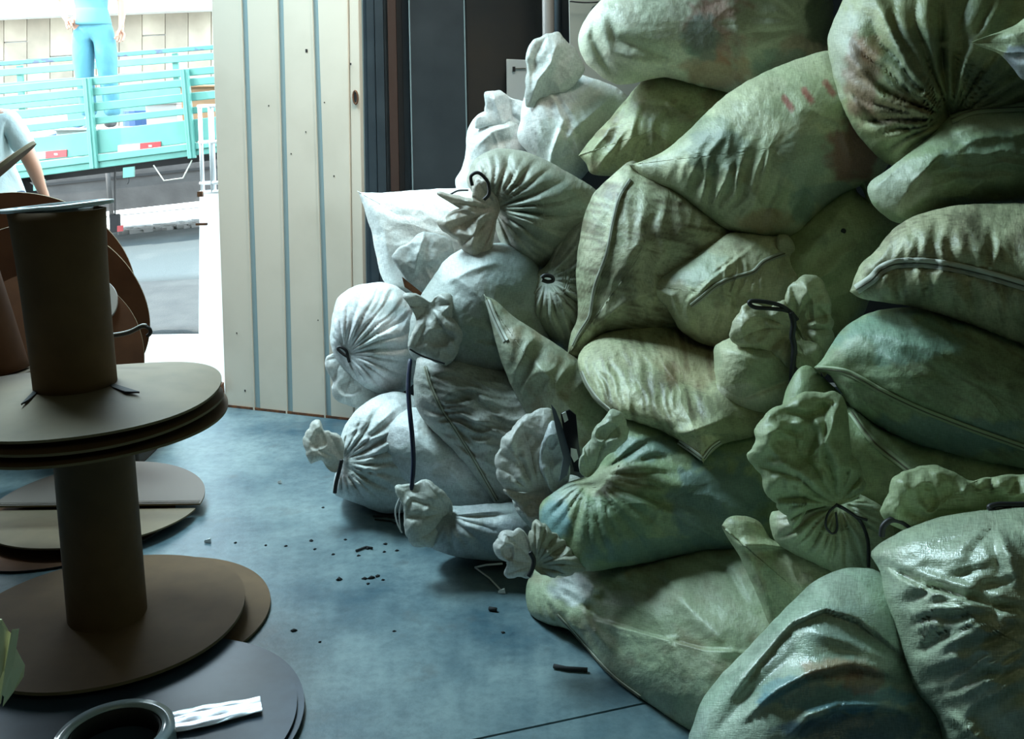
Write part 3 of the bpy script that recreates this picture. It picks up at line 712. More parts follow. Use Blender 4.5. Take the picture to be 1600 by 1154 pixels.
def person(base, H, face, label, arms, shirt, trousers, skin, hair, hem=.53, lean=(0, 0)):
    """arms: for each side (-1, +1) shoulder > elbow > wrist > hand in body units; face=-1 looks towards the camera"""
    root = thing('person', base, label, 'person')
    b = np.array(base, float)
    def T(p): 
        x, y, z = p; k = z / 1.0
        return b + H * np.array([x * -face + lean[0] * max(0, z - .5), y * -face * -1 + lean[1] * max(0, z - .5), z])
    # y in body space: positive is forward (towards where the person looks)
    def T(p):
        x, y, z = p; return b + H * np.array([-face * x * -1 + lean[0] * max(0, z - .5), face * y + lean[1] * max(0, z - .5), z])
    P, E, R = [], [], []
    hip = chain(P, E, R, [T((0, 0, .53))], [.085 * H])
    ch = chain(P, E, R, [T((0, 0, .60)), T((0, .01, .70)), T((0, .005, .79)), T((0, 0, .825))], [(.075 * H, .06 * H), (.085 * H, .065 * H), (.075 * H, .055 * H), .038 * H], hip)
    hd = chain(P, E, R, [T((0, 0, .862)), T((0, .012, .895)), T((0, .01, .94)), T((0, 0, .975))], [.034 * H, .048 * H, .056 * H, .034 * H], ch)
    chain(P, E, R, [T((0, .062, .915))], [.010 * H], hd - 1)
    chest = hip + 3
    for s in (-1, 1):
        a = arms[s]
        e = chain(P, E, R, [T((s * .095, 0, .80)), T(a[0]), T(a[1])], [.038 * H, .026 * H, .017 * H], chest)
        w = np.array(a[1]); hnd = np.array(a[2]); dv = hnd - w
        pal = chain(P, E, R, [T(tuple(w + dv * .5))], [(.020 * H, .014 * H)], e)
        L = np.linalg.norm(dv); ax = dv / L; side = np.cross(ax, (0, 1, 0)); side /= np.linalg.norm(side) + 1e-6
        for q, ln_ in zip((-.022, -.008, .007, .02), (.040, .050, .047, .036)):
            st = w + dv * .75 + side * q
            chain(P, E, R, [T(tuple(st)), T(tuple(st + ax * ln_ * .5 + np.array([0, .004, 0]))), T(tuple(st + ax * ln_ * .95 + np.array([0, .014, 0])))], [.0068 * H, .006 * H, .005 * H], pal)
        st = w + dv * .35 + np.array([0, .016, 0])
        chain(P, E, R, [T(tuple(st)), T(tuple(st + ax * .022 + np.array([0, .016, 0]))), T(tuple(st + ax * .045 + np.array([0, .018, 0])))], [.0078 * H, .007 * H, .0055 * H], e)
        chain(P, E, R, [T((s * .055, 0, .49)), T((s * .06, .01, .28)), T((s * .062, -.01, .16)), T((s * .062, -.01, .045)), T((s * .066, .03, .024)), T((s * .07, .085, .018))],
              [.058 * H, .036 * H, .032 * H, .022 * H, .022 * H, .018 * H], hip)
    skinned('body', P, E, R, skin, root)
    # clothing
    P, E, R = [], [], []
    m0 = chain(P, E, R, [T((0, 0, .68))], [(.098 * H, .078 * H)])
    chain(P, E, R, [T((0, 0, .60)), T((0, 0, hem)), T((0, 0, hem - .01))], [(.092 * H, .076 * H), (.103 * H, .086 * H), (.104 * H, .087 * H)], m0)
    up = chain(P, E, R, [T((0, .005, .775)), T((0, 0, .822))], [(.092 * H, .068 * H), .047 * H], m0)
    for s in (-1, 1):
        a = np.array(arms[s][0]); sh_ = np.array((s * .10, 0, .80))
        chain(P, E, R, [T(tuple(sh_)), T(tuple(sh_ + (a - sh_) * .45)), T(tuple(sh_ + (a - sh_) * .78))], [.046 * H, .041 * H, .043 * H], up - 1)
    skinned('shirt', P, E, R, shirt, root)
    P, E, R = [], [], []
    h0 = chain(P, E, R, [T((0, 0, .54))], [(.094 * H, .074 * H)]); chain(P, E, R, [T((0, 0, .59))], [(.085 * H, .068 * H)], h0)
    for s in (-1, 1):
        chain(P, E, R, [T((s * .055, 0, .49)), T((s * .06, .008, .39)), T((s * .062, .01, .27)), T((s * .063, -.008, .15)), T((s * .063, -.01, .05))], [.070 * H, .062 * H, .050 * H, .046 * H, .046 * H], h0)
    skinned('trousers', P, E, R, trousers, root)
    P, E, R = [], [], []
    chain(P, E, R, [T((0, -.022, .895)), T((0, -.018, .945)), T((0, .0, .985))], [.046 * H, .053 * H, .038 * H]); skinned('hair', P, E, R, hair, root)
    for s in (-1, 1):
        P, E, R = [], [], []
        chain(P, E, R, [T((s * .063, -.02, .024)), T((s * .067, .03, .024)), T((s * .071, .095, .018))], [.026 * H, .027 * H, .02 * H]); skinned('shoe', P, E, R, MT['shoe'], root)
        for nm, z, mtl, rr in (('eye', .932, MT['ink'], .006),):
            e = MB(); c_ = T((s * .021, .062, z)); e.obox(c_, (rr * H, 0, 0), (0, .002 * H, 0), (0, 0, rr * .5 * H)); e.build(nm, mtl, root)
        e = MB().obox(T((s * .056, .004, .92)), (.006 * H, 0, 0), (0, .012 * H, 0), (0, 0, .018 * H)).build('ear', skin, root, bevel=.004)
    MB().obox(T((0, .064, .888)), (.016 * H, 0, 0), (0, .002 * H, 0), (0, 0, .003 * H)).build('mouth', MT['red'], root)
    return root
mx = PY(154, 150, 9.3)[0]; mz = bedz(mx) + .258
mH = (PY(154, 38, 9.3)[2] - mz) / .535
person((mx, 9.3, mz), mH, -1, 'man in turquoise shirt and trousers standing on the truck bed, one hand on his hip',
       {1: [(.20, -.03, .67), (.125, .03, .56), (.09, .07, .53)], -1: [(-.155, -.02, .66), (-.15, .0, .53), (-.14, .01, .47)]},
       MT['shirt_teal'], MT['trouser'], MT['skin'], MT['hair'], hem=.535)
px_ = PY(-14, 150, 5.6); gzp = gz(px_[0], 5.6)
person((px_[0], 5.62, gzp), 1.72, 1, 'person in a pale blue shirt seen from behind, just outside the doorway',
       {-1: [(-.135, .0, .64), (-.12, .05, .53), (-.115, .07, .47)], 1: [(.135, .0, .64), (.12, .05, .53), (.115, .07, .47)]},
       MT['shirt_pale'], MT['jeans'], MT['skin2'], MT['hair'], hem=.50, lean=(-.18, 0))

# ================================================================== cardboard reels
def basis(nrm):
    n = np.array(nrm, float); n /= np.linalg.norm(n); a = np.cross(n, (0, 1, 0)); 
    if np.linalg.norm(a) < .2: a = np.cross(n, (1, 0, 0))
    a /= np.linalg.norm(a); return a, np.cross(n, a), n
def disc(name, c, nrm, R, th, material, par, dome=0.0, warp=0.0, seed=0.0, r0=0.0, a0_=0, a1_=360, edge=None, ribs=0.0, nr=14, nt=96):
    A_, B_, N_ = basis(nrm); V = []; c = np.array(c, float); full = (a1_ - a0_) >= 360; cols = nt if full else nt + 1
    for side in (1, -1):
        for i in range(nr + 1):
            r_ = r0 + (R - r0) * i / nr
            for k in range(cols):
                g = math.radians(a0_ + (a1_ - a0_) * k / nt); w = warp * (r_ / R) ** 2 * (math.sin(2 * g + seed) + .5 * math.sin(3 * g + 2 * seed))
                rr = r_ * (1 + (.004 * math.sin(5 * g + seed) if i == nr else 0))
                V.append(c + A_ * rr * math.cos(g) + B_ * rr * math.sin(g) + N_ * (w - dome * (r_ / R) ** 2 + side * th / 2))
    V = np.array(V); S = (nr + 1) * cols; Fs = []
    for i in range(nr):
        for k in range(nt):
            k2 = (k + 1) % cols if full else k + 1
            p = [i * cols + k, i * cols + k2, (i + 1) * cols + k2, (i + 1) * cols + k]
            Fs.append(tuple(p)); Fs.append(tuple(S + q for q in p[::-1]))
    for k in range(nt):
        k2 = (k + 1) % cols if full else k + 1
        Fs.append((nr * cols + k, nr * cols + k2, S + nr * cols + k2, S + nr * cols + k)); 
        if r0 > 0: Fs.append((k2, k, S + k, S + k2))
    if not full:
        for i in range(nr):
            Fs.append((i * cols, (i + 1) * cols, S + (i + 1) * cols, S + i * cols)); Fs.append(((i + 1) * cols + nt, i * cols + nt, S + i * cols + nt, S + (i + 1) * cols + nt))
    o = mesh_obj(name, V, Fs, material, par, False)
    bm = bmesh.new(); bm.from_mesh(o.data); bmesh.ops.remove_doubles(bm, verts=bm.verts, dist=1e-5); bmesh.ops.recalc_face_normals(bm, faces=bm.faces); bm.to_mesh(o.data); bm.free()
    if edge: o.data.materials.append(edge); o.data.polygons.foreach_set('material_index', [0 if abs(sum(p.normal[q] * N_[q] for q in range(3))) > .6 else 1 for p in o.data.polygons])
    return o
def pipe(name, p0, p1, r0_, r1_, th, material, par, squash=1.0, twist=0.0, flare=None, n=64, rows=16):
    """hollow tube; squash flattens the far end"""
    p0 = np.array(p0, float); p1 = np.array(p1, float); A_, B_, N_ = basis(p1 - p0)
    ca, sa = math.cos(twist), math.sin(twist); A2, B2 = A_ * ca + B_ * sa, -A_ * sa + B_ * ca
    V = []
    for wall in (0, 1):
        for i in range(rows + 1):
            t = i / rows; c_ = p0 + (p1 - p0) * t; r_ = r0_ + (r1_ - r0_) * t - wall * th; q = 1 + (squash - 1) * t ** 3
            if flare and t > .98: r_ += flare
            for k in range(n):
                g = 2 * math.pi * k / n; V.append(c_ + A2 * r_ * math.cos(g) * (2 - q if squash != 1 else 1) ** .6 + B2 * r_ * math.sin(g) * q)
    S = (rows + 1) * n; Fs = []
    for i in range(rows):
        for k in range(n):
            k2 = (k + 1) % n; p = (i * n + k, i * n + k2, (i + 1) * n + k2, (i + 1) * n + k); Fs += [p, tuple(S + q for q in p[::-1])]
    for k in range(n):
        k2 = (k + 1) % n; Fs += [(rows * n + k, rows * n + k2, S + rows * n + k2, S + rows * n + k), (k2, k, S + k, S + k2)]
    return mesh_obj(name, V, Fs, material, par, True)

RY = 2.67
lx = PY(168, 955, RY)[0]; lx2 = PY(146, 700, RY)[0]; ux = PY(121, 600, RY)[0]; ux2 = PY(93, 318, RY)[0]
bottom = tag(disc('cardboard_disc', (PZ(213, 965, .008)[0], PZ(213, 962, .008)[1], .007), (0, 0, 1), .385, .008, MT['kraft'], None, edge=MT['kraft_edge']),
             'flat brown disc on the floor under the lower standing reel', 'disc')
r1 = thing('cardboard_reel', (lx, RY, .012), 'lower brown cardboard reel standing upright on the floor, front left', 'reel')
disc('flange', (lx, RY, .055), (0.01, 0, 1), .385, .009, MT['kraft'], r1, warp=.004, seed=1, edge=MT['kraft_edge'])
pipe('core_tube', (lx, RY, .012), (lx2, RY, .652), .108, .106, .008, MT['kraft'], r1)
disc('flange', (PY(137, 690, RY)[0], RY, .66), (0, 0, 1), .385, .007, MT['kraft'], r1, dome=.012, warp=.006, seed=.5, edge=MT['kraft_edge'])
tag(disc('cardboard_disc', (PY(133, 670, RY)[0], RY - .005, .70), (0.015, 0, 1), .378, .007, MT['kraft'], None, dome=.022, warp=.007, seed=2.2, edge=MT['kraft_edge']),
    'loose brown disc sandwiched between the two stacked reels', 'disc')
r2 = thing('cardboard_reel', (ux, RY, .72), 'upper cardboard reel with a tall open tube, stacked on the lower reel', 'reel')
tag(disc('flange', (PY(132, 640, RY)[0], RY, .745), (0.0, 0, 1), .372, .007, MT['kraft_pale'], r2, dome=.035, warp=.010, seed=1.1, edge=MT['kraft_edge']), 'pale cardboard flange with slits by the tube')
pipe('core_tube', (ux, RY - .01, .735), (ux2, RY - .02, 1.232), .108, .112, .007, MT['kraft'], r2, squash=.72)
ztop = 1.235
lnr = pipe('plastic_liner', (ux2, RY - .02, ztop - .10), (ux2 - .001, RY - .02, ztop + .004), .072, .086, .003, MT['liner'], r2, squash=.70)
mbl = MB(); ring = []
for k in range(65):
    g = 2 * math.pi * k / 64; rx_ = .128 + .016 * math.cos(g) ** 8; ring.append(np.array([ux2 + rx_ * math.cos(g) + (.01 if math.cos(g) > 0 else -.012) , RY - .02 + .074 * math.sin(g), ztop + .010 + .012 * math.cos(g)]))
n_ = len(ring) - 1; V = []; 
for p_ in ring[:-1]:
    cc = np.array([ux2, RY - .02, ztop + .004]); V.append(p_); V.append(cc + (p_ - cc) * .76 + (0, 0, .003)); V.append(p_ - (0, 0, .009)); V.append(cc + (p_ - cc) * .76 - (0, 0, .012))
Fs = []
for k in range(n_):
    a, b = k * 4, ((k + 1) % n_) * 4; Fs += [(a, b, b + 1, a + 1), (a + 2, b + 2, b, a), (a + 1, b + 1, b + 3, a + 3), (a + 3, b + 3, b + 2, a + 2)]
mesh_obj('liner_rim', V, Fs, MT['liner'], r2, True)
for (pts, nm) in (([(66, 600), (52, 612), (33, 632), (44, 626), (60, 613), (74, 602)], 'slit'), ([(166, 597), (186, 603), (218, 613), (196, 613), (176, 606)], 'slit')):
    P_ = [PZ(x, y, .745) + (0, 0, .003) for x, y in pts]; V = P_ + [p_ - (0, 0, .005) for p_ in P_]; m_ = len(P_)
    mesh_obj(nm, V, [tuple(range(m_)), tuple(range(2 * m_ - 1, m_ - 1, -1))] + [(i, (i + 1) % m_, m_ + (i + 1) % m_, m_ + i) for i in range(m_)], MT['black'], r2)
# raised flap lips beside the slits
for (pts) in ([(75, 602), (95, 604), (60, 655), (20, 655)], [(166, 596), (190, 600), (330, 628), (300, 640)]):
    pass

# floor disc in front, glossy
g0 = PZ(213, 1128, .02)
tag(disc('hardboard_disc', (g0[0], g0[1], .022), (0.0, -.004, 1), .385, .006, MT['gloss_dark'], None, edge=MT['black']), 'glossy dark disc lying on the floor in the front left corner', 'disc')
tag(disc('hardboard_disc', (g0[0] + .012, g0[1] + .008, .0135), (0.0, 0, 1), .389, .005, MT['gloss_dark'], None, edge=MT['black']), 'dark disc hidden under the glossy disc, its rim just showing', 'disc')
# roll of film and its strip
fr_c = PZ(180, 1160, .05); fz = .026
roll = thing('film_roll', (fr_c[0], fr_c[1], fz), 'roll of clear packing film lying on the glossy dark disc', 'roll')
pipe('film_winding', (fr_c[0], fr_c[1], fz), (fr_c[0], fr_c[1], fz + .05), .135, .132, .028, MT['film'], roll, n=72, rows=6)
pipe('core', (fr_c[0], fr_c[1], fz), (fr_c[0], fr_c[1], fz + .045), .104, .104, .006, MT['black'], roll, n=64, rows=2)
def strip(p, w, name, material, lab, cat, z=.03, n=18, th=.002):
    V = []; a = PZ(*p[0], z); b = PZ(*p[1], z); dv = b - a; L = np.linalg.norm(dv); dv /= L; sd = np.cross(dv, (0, 0, 1))
    for s in (0, 1):
        for i in range(n + 1):
            for k in range(9):
                t = i / n; u = (k / 8 - .5) * w * (1 + .15 * math.sin(t * 5)); V.append(a + dv * L * t + sd * u + np.array([0, 0, .004 + .006 * abs(math.sin(k * 1.1 + .4)) * (.6 + .4 * t) + .0008 * math.sin(i * 1.1 + k) - s * th]))
    S = (n + 1) * 9; Fs = []
    for i in range(n):
        for k in range(8):
            q = (i * 9 + k, i * 9 + k + 1, (i + 1) * 9 + k + 1, (i + 1) * 9 + k); Fs += [q, tuple(S + c_ for c_ in q[::-1])]
    return tag(mesh_obj(name, V, Fs, material, None, True), lab, cat)
strip([(262, 1132), (408, 1102)], .078, 'film_strip', MT['foil'], 'crinkled silvery film strip pulled out over the glossy disc', 'strip')

# half folded disc on the floor behind the reel
fc = PZ(150, 796, .03); hd_ = thing('cardboard_disc', (fc[0], fc[1], 0), 'folded disc on the floor with a corrugated rear half, behind the standing reel', 'disc')
o = disc('rear_half', (fc[0], fc[1] + .004, .045), (0, 0.06, 1), .385, .007, MT['corrug'], hd_, a0_=0, a1_=180, edge=MT['kraft_edge'])
V = np.array([v.co[:] for v in o.data.vertices])
if V[:, 1].mean() < fc[1]:
    for v in o.data.vertices: v.co.y = 2 * (fc[1] + .004) - v.co.y
    bm = bmesh.new(); bm.from_mesh(o.data); bmesh.ops.recalc_face_normals(bm, faces=bm.faces); bm.to_mesh(o.data); bm.free()
mb = MB()
for k in range(26):
    yy = .012 + k * .0138; hw = math.sqrt(max(0, .38 ** 2 - yy ** 2)); zz = .0495 + .004 - .06 * yy * 1.0
    mb.tube([(fc[0] - hw, fc[1] + yy, zz - .003), (fc[0] + hw, fc[1] + yy, zz - .003)], .0028, 6)
mb.build('corrugation', MT['corrug'], hd_, kind='stuff')
o = disc('front_half', (fc[0], fc[1] - .004, .030), (0, -.055, 1), .37, .006, MT['kraft_pale'], hd_, a0_=180, a1_=360, edge=MT['kraft_edge'])
V = np.array([v.co[:] for v in o.data.vertices])
if V[:, 1].mean() > fc[1]:
    for v in o.data.vertices: v.co.y = 2 * (fc[1] - .004) - v.co.y
    bm = bmesh.new(); bm.from_mesh(o.data); bmesh.ops.recalc_face_normals(bm, faces=bm.faces); bm.to_mesh(o.data); bm.free()
tag(disc('cardboard_disc', (fc[0] - .10, fc[1] - .05, .006), (0, 0, 1), .39, .006, MT['kraft_red'], None, edge=MT['black']), 'dark disc flat on the floor beneath the folded disc', 'disc')

# dark box behind with faint letters
kb = thing('cardboard_box', (-2.1, 4.15, 0), 'dark cardboard box behind the reels with faint lettering', 'box')
bx1 = PY(216, 705, 4.0)[0]
MB().box(bx1 - 1.3, bx1, 4.0, 4.45, 0, .30).build('carton', MT['box_board'], kb, bevel=.005)
MB().box(bx1 - 1.3, bx1, 3.985, 4.0, .27, .30).build('tape_edge', MT['kraft_edge'], kb)
def glyph(strokes, px, py, Y, w, h_, par, material, r=.006):
    o_ = PY(px, py, Y); mb = MB()
    for s_ in strokes: mb.tube([o_ + (a * w, 0, b * h_) for a, b in s_], r, 5)
    mb.build('letter', material, par)
glyph([[(0, 0), (0, 1)]], 36, 752, 3.99, .05, .10, kb, MT['kraft']); glyph([[(0, 0), (0, 1), (1, 0), (1, 1)]], 42, 752, 3.99, .045, .10, kb, MT['kraft'])

# big reel lying on its side behind
d1 = D(42, 462, 4.1); d2 = D(72, 500, 3.85)
ax_ = d1 - d2; ax_ = np.array([ax_[0] * .2 - .12, .97, .10])
r3 = thing('cardboard_reel', (d2[0], d2[1], .30), 'large brown reel lying on its side on the dark box, flanges facing the camera', 'reel')
disc('flange', d1, ax_, .435, .008, MT['kraft_red'], r3, warp=.006, edge=MT['kraft_edge'])
tag(disc('flange', d2, ax_, .385, .008, MT['kraft_red'], r3, warp=.008, seed=2, edge=MT['kraft_edge'], r0=.08), 'front flange with a round hole')
pipe('core_tube', d1, d2, .1, .1, .008, MT['kraft'], r3)
lean_c, lean_n = D(72, 570, 3.55), np.array([.08, -.95, .32]) / np.linalg.norm([.08, -.95, .32])
lean = tag(disc('cardboard_disc', lean_c, lean_n, .345, .007, MT['kraft_red'], None, warp=.006, seed=1, edge=MT['kraft_edge']), 'reddish brown disc leaning upright in front of the reel lying on its side', 'disc')
lr = rays(148, 472); lp = CAM + lr * (np.dot(lean_c - CAM, lean_n) / np.dot(lr, lean_n)) + lean_n * .012
tag(disc('hub_plate', lp, lean_n, .085, .012, MT['junk_white'], lean), 'small white round plate')
# reel tilted at the left edge
t0, t1 = D(-98, 335, 3.15), D(-16, 590, 3.2)
r4 = thing('cardboard_reel', t1, 'tilted cardboard reel leaning in at the left edge of the picture', 'reel')
nrm = t0 - t1; disc('flange', D(-92, 326, 3.1), (-.594, -.215, .79), .345, .012, MT['kraft'], r4, dome=.02, edge=MT['kraft_edge'])
pipe('core_tube', t1, t0, .122, .122, .008, MT['kraft_red'], r4)
disc('flange', t1 - (0, 0, .01), nrm, .20, .008, MT['kraft_pale'], r4, edge=MT['kraft_edge'])
# strap end curling out past the flange
stp = thing('plastic_strap', D(200, 517, 2.9), 'short dark strap end curling out to the right of the tall tube', 'strap')
P_ = catmull([(120, 530), (172, 525), (200, 520), (222, 510), (233, 513), (235, 520), (230, 525)], per=6)
MB().tube([D(x, y, 2.95) for x, y in P_], .006, 8).build('strap_body', MT['cord'], stp, True)
MB().tube([D(x, y - 3, 2.948) for x, y in P_[:22]], .003, 6).build('light_edge', MT['strap_white'], stp, True)

# ================================================================== the heap of sacks
WHITE, PALE, OLIVE, GREEN, BROWN = (.62, .64, .60), (.50, .53, .46), (.36, .38, .27), (.30, .36, .26), (.34, .32, .22)
TEAL, REDC, BLUEC, DKG, ORA = (.10, .20, .17), (.26, .09, .075), (.10, .26, .34), (.13, .18, .12), (.34, .15, .06)
GRP = 'woven plastic sacks heaped against the wall'
_k = [0]
def sack(label, outline, d, kind='tied_sack', **kw):
    _k[0] += 1
    reg = kw.pop('reg', 's%d' % _k[0]); seed = kw.pop('seed', _k[0] * 1.37)
    o = np.array(outline, float); c = kw.get('c') or tuple(o.mean(0))
    ang = rays(*c); base = CAM + ang * (d + kw.get('T', .14) * .3)
    root = thing(kind, (base[0], base[1], max(.0, (CAM + rays(c[0], o[:, 1].max()) * d)[2])), label, 'sack', GRP)
    blob('body', outline, d, seed=seed, reg=reg, par=root, **kw)
    root['_r'] = reg
    return root, reg
def ruffle(root, outline, d, T=.05, tie=None, name='gathered_neck', n=9, amp=.016, reach=150, extra=(), seed=None, **kw):
    _k[0] += 1
    seed = seed or _k[0] * 2.11
    f = list(extra)
    if tie:
        f.append(('fan', tie[0], tie[1], n, amp * 1.2, reach)); kw.setdefault('scallop', (tie[0], tie[1], n * 1.1, 4.5))
        oc = np.array(kw.get('c') or np.array(outline, float).mean(0), float); v = oc - np.array(tie, float); sz = min(np.ptp(np.array(outline)[:, 0]), np.ptp(np.array(outline)[:, 1]))
        m_ = oc + v * .35; f.append(('mouth', m_[0], m_[1], sz * .22, T * .28))
    T *= .75; kw.setdefault('n1', .022); kw.setdefault('l1', 42.); kw.setdefault('n2', .011); kw.setdefault('l2', 34.); kw.setdefault('n3', .002); kw.setdefault('contents', .08)
    return blob(name, outline, d, T=T, feats=f, seed=seed, par=root, material=kw.pop('material', MT['ruffle']), nt=kw.pop('nt', 170), nr=kw.pop('nr', 44),
                wob=kw.pop('wob', 3.6), p=kw.pop('p', 2.6), q=kw.pop('q', .42), **kw)
def double_seam(reg, pts, root, off=7, r=.0035, material=None):
    """two stitched lines with the hem tape between"""
    S = catmull(pts, False, 6); t = np.gradient(S, axis=0); nrm = np.stack([-t[:, 1], t[:, 0]], 1); nrm /= np.linalg.norm(nrm, axis=1)[:, None] + 1e-9
    b = SACKS[reg]; V = []
    for k, (o_, lf) in enumerate(((-off, .001), (-off * .9, .007), (-off * .1, .0085), (off * .2, .004), (off * .9, .006), (off, .0))):
        Q = S + nrm * o_; V.append(D(Q[:, 0], Q[:, 1], front_depth(b, Q[:, 0], Q[:, 1]) - lf))
    for k, o_ in enumerate((off, -off)):
        Q = S + nrm * o_; V.append(D(Q[:, 0], Q[:, 1], front_depth(b, Q[:, 0], Q[:, 1]) + .01))
    n = len(S); m = len(V); Fs = [(k * n + i, k * n + i + 1, ((k + 1) % m) * n + i + 1, ((k + 1) % m) * n + i) for k in range(m) for i in range(n - 1)]
    o = mesh_obj('hem', np.vstack(V), Fs, material or MT['hem_pale'], root, True)
    L = S + nrm * (off * .05); P = D(L[:, 0], L[:, 1], front_depth(b, L[:, 0], L[:, 1]) - .0065)
    MB().tube(P, .0022, 5).build('stitching', MT['seam_dark'], o, True)
    return o

# ---- top left of the heap
r, g = sack('big white sack at the very top with red and green contents showing through',
    [(903, 62), (915, 30), (945, -5), (1010, -45), (1100, -75), (1220, -70), (1290, -30), (1302, 30), (1298, 60), (1330, 100), (1300, 150), (1200, 165), (1147, 147), (1090, 134), (1040, 121), (985, 131), (958, 130), (930, 112), (912, 92)],
    3.45, T=.24, col=WHITE, c=(1110, 40), tints=[(1130, 45, 60, 60, REDC, .75), (1120, 110, 60, 30, ORA, .55), (1095, 60, 30, 40, TEAL, .6), (1230, 50, 95, 80, OLIVE, .85), (1260, 90, 60, 40, REDC, .4), (1225, 105, 50, 30, TEAL, .5), (1290, 20, 30, 60, (.07, .09, .05), .9)],
    feats=[('cr', [(925, 20), (925, 60), (945, 100), (960, 125)], 7, -.03), ('cr', [(950, 25), (960, 60), (1000, 75), (1060, 95)], 9, -.028), ('cr', [(940, 40), (955, 80), (1010, 100), (1050, 108)], 10, .022), ('cr', [(1140, 10), (1160, 60), (1150, 130)], 8, .015), ('fan', 1265, 40, 18, .014, 120)])
r, g = sack('white upright sack with a peaked neck near the pole, left of the topmost sack',
    [(812, 190), (818, 155), (840, 118), (880, 112), (925, 122), (965, 138), (990, 165), (985, 210), (950, 240), (925, 262), (900, 285), (866, 286), (848, 262), (825, 238), (808, 215)],
    3.85, T=.2, col=WHITE, tints=[(900, 140, 35, 22, (.42, .5, .52), .6), (930, 180, 40, 50, (.40, .44, .36), .6), (890, 262, 30, 22, (.45, .48, .36), .6)],
    feats=[('cr', [(880, 190), (862, 240), (856, 275)], 6, .03), ('cr', [(955, 150), (900, 200), (870, 240)], 8, .018), ('st', [(870, 200), (858, 240), (853, 275)], .02, 30), ('wr', 60, 22, .012, 860, 190, 60)])
ruffle(r, [(822, 165), (822, 120), (823, 80), (835, 62), (862, 51), (874, 50), (884, 62), (905, 85), (912, 112), (890, 140), (862, 150), (840, 165)], 3.72, T=.06, n1=.02,
       extra=[('cr', [(868, 75), (860, 100), (840, 125), (830, 160)], 6, .03), ('cr', [(850, 62), (835, 90), (832, 130)], 6, -.025)], col=WHITE)
r, g = sack('bright white sack at the left edge of the upper heap, folded neck on top',
    [(722, 262), (728, 235), (730, 205), (745, 180), (765, 172), (800, 168), (835, 175), (850, 230), (850, 280), (800, 300), (740, 320), (716, 300), (712, 280)],
    4.12, T=.16, col=(.68, .71, .70), feats=[('cr', [(740, 232), (770, 205), (815, 192)], 6, .02), ('cr', [(736, 262), (780, 222), (815, 215)], 9, -.015), ('wr', 70, 26, .012, 780, 230, 80)])
ruffle(r, [(756, 175), (757, 150), (760, 143), (780, 142), (795, 152), (812, 156), (835, 170), (840, 200), (800, 200), (765, 198), (742, 200), (745, 182)], 4.0, T=.04, col=(.68, .71, .70),
       extra=[('cr', [(772, 145), (775, 165), (785, 190)], 5, .018), ('cr', [(795, 155), (800, 180), (820, 195)], 5, -.015)])
r, g = sack('olive brown sack with a pointed left corner, below the topmost white sack',
    [(905, 242), (905, 242), (925, 215), (950, 188), (978, 155), (1005, 125), (1040, 115), (1100, 120), (1165, 140), (1175, 170), (1140, 215), (1090, 250), (1040, 275), (985, 275), (950, 275), (925, 272), (915, 255)],
    3.58, kind='sewn_sack', T=.2, col=OLIVE, dirt=.35, c=(1030, 200), feats=[('cr', [(985, 158), (1040, 155), (1080, 190)], 7, .02), ('cr', [(915, 245), (950, 200), (970, 195)], 6, .015), ('wr', 110, 24, .02, 960, 225, 75), ('cr', [(950, 265), (985, 215), (995, 175)], 7, .02)])
r, g = sack('long pale sack lying diagonally across the upper middle with three faint red marks',
    [(985, 258), (985, 258), (1030, 240), (1060, 218), (1095, 185), (1132, 150), (1180, 120), (1235, 96), (1300, 78), (1360, 85), (1400, 150), (1400, 230), (1375, 275), (1345, 290), (1300, 318), (1265, 350), (1245, 370), (1200, 374), (1160, 368), (1120, 352), (1085, 325), (1055, 303), (1015, 285)],
    3.05, kind='sewn_sack', T=.26, gx=-.02, c=(1200, 232), col=(.46, .49, .38), seed=4.4,
    tints=[(x_ + k_ * 4, y_ + k_ * 5.5, 5.5, 6.5, (.34, .11, .08), .7) for x_, y_ in ((1231, 161), (1262, 149), (1296, 138)) for k_ in (-1.5, -.75, 0, .75, 1.5)] + [ (1120, 235, 55, 35, DKG, .75), (1110, 205, 35, 25, DKG, .5), (1330, 235, 45, 48, REDC, .8), (1310, 305, 50, 22, (.16, .22, .2), .6), (1260, 250, 40, 60, (.32, .4, .3), .5), (1195, 345, 45, 18, ORA, .45), (1253, 320, 20, 30, TEAL, .5)],
    feats=[('cr', [(1063, 300), (1085, 315), (1092, 325)], 4, .02), ('wr', 112, 24, .022, 1130, 300, 85), ('wr', 118, 34, .02, 1220, 320, 75), ('cr', [(1120, 255), (1165, 290), (1200, 330)], 9, .018), ('cr', [(1255, 170), (1310, 190), (1330, 250), (1325, 285)], 5, .016), ('cr', [(1060, 290), (1110, 275), (1150, 235)], 10, -.012)])
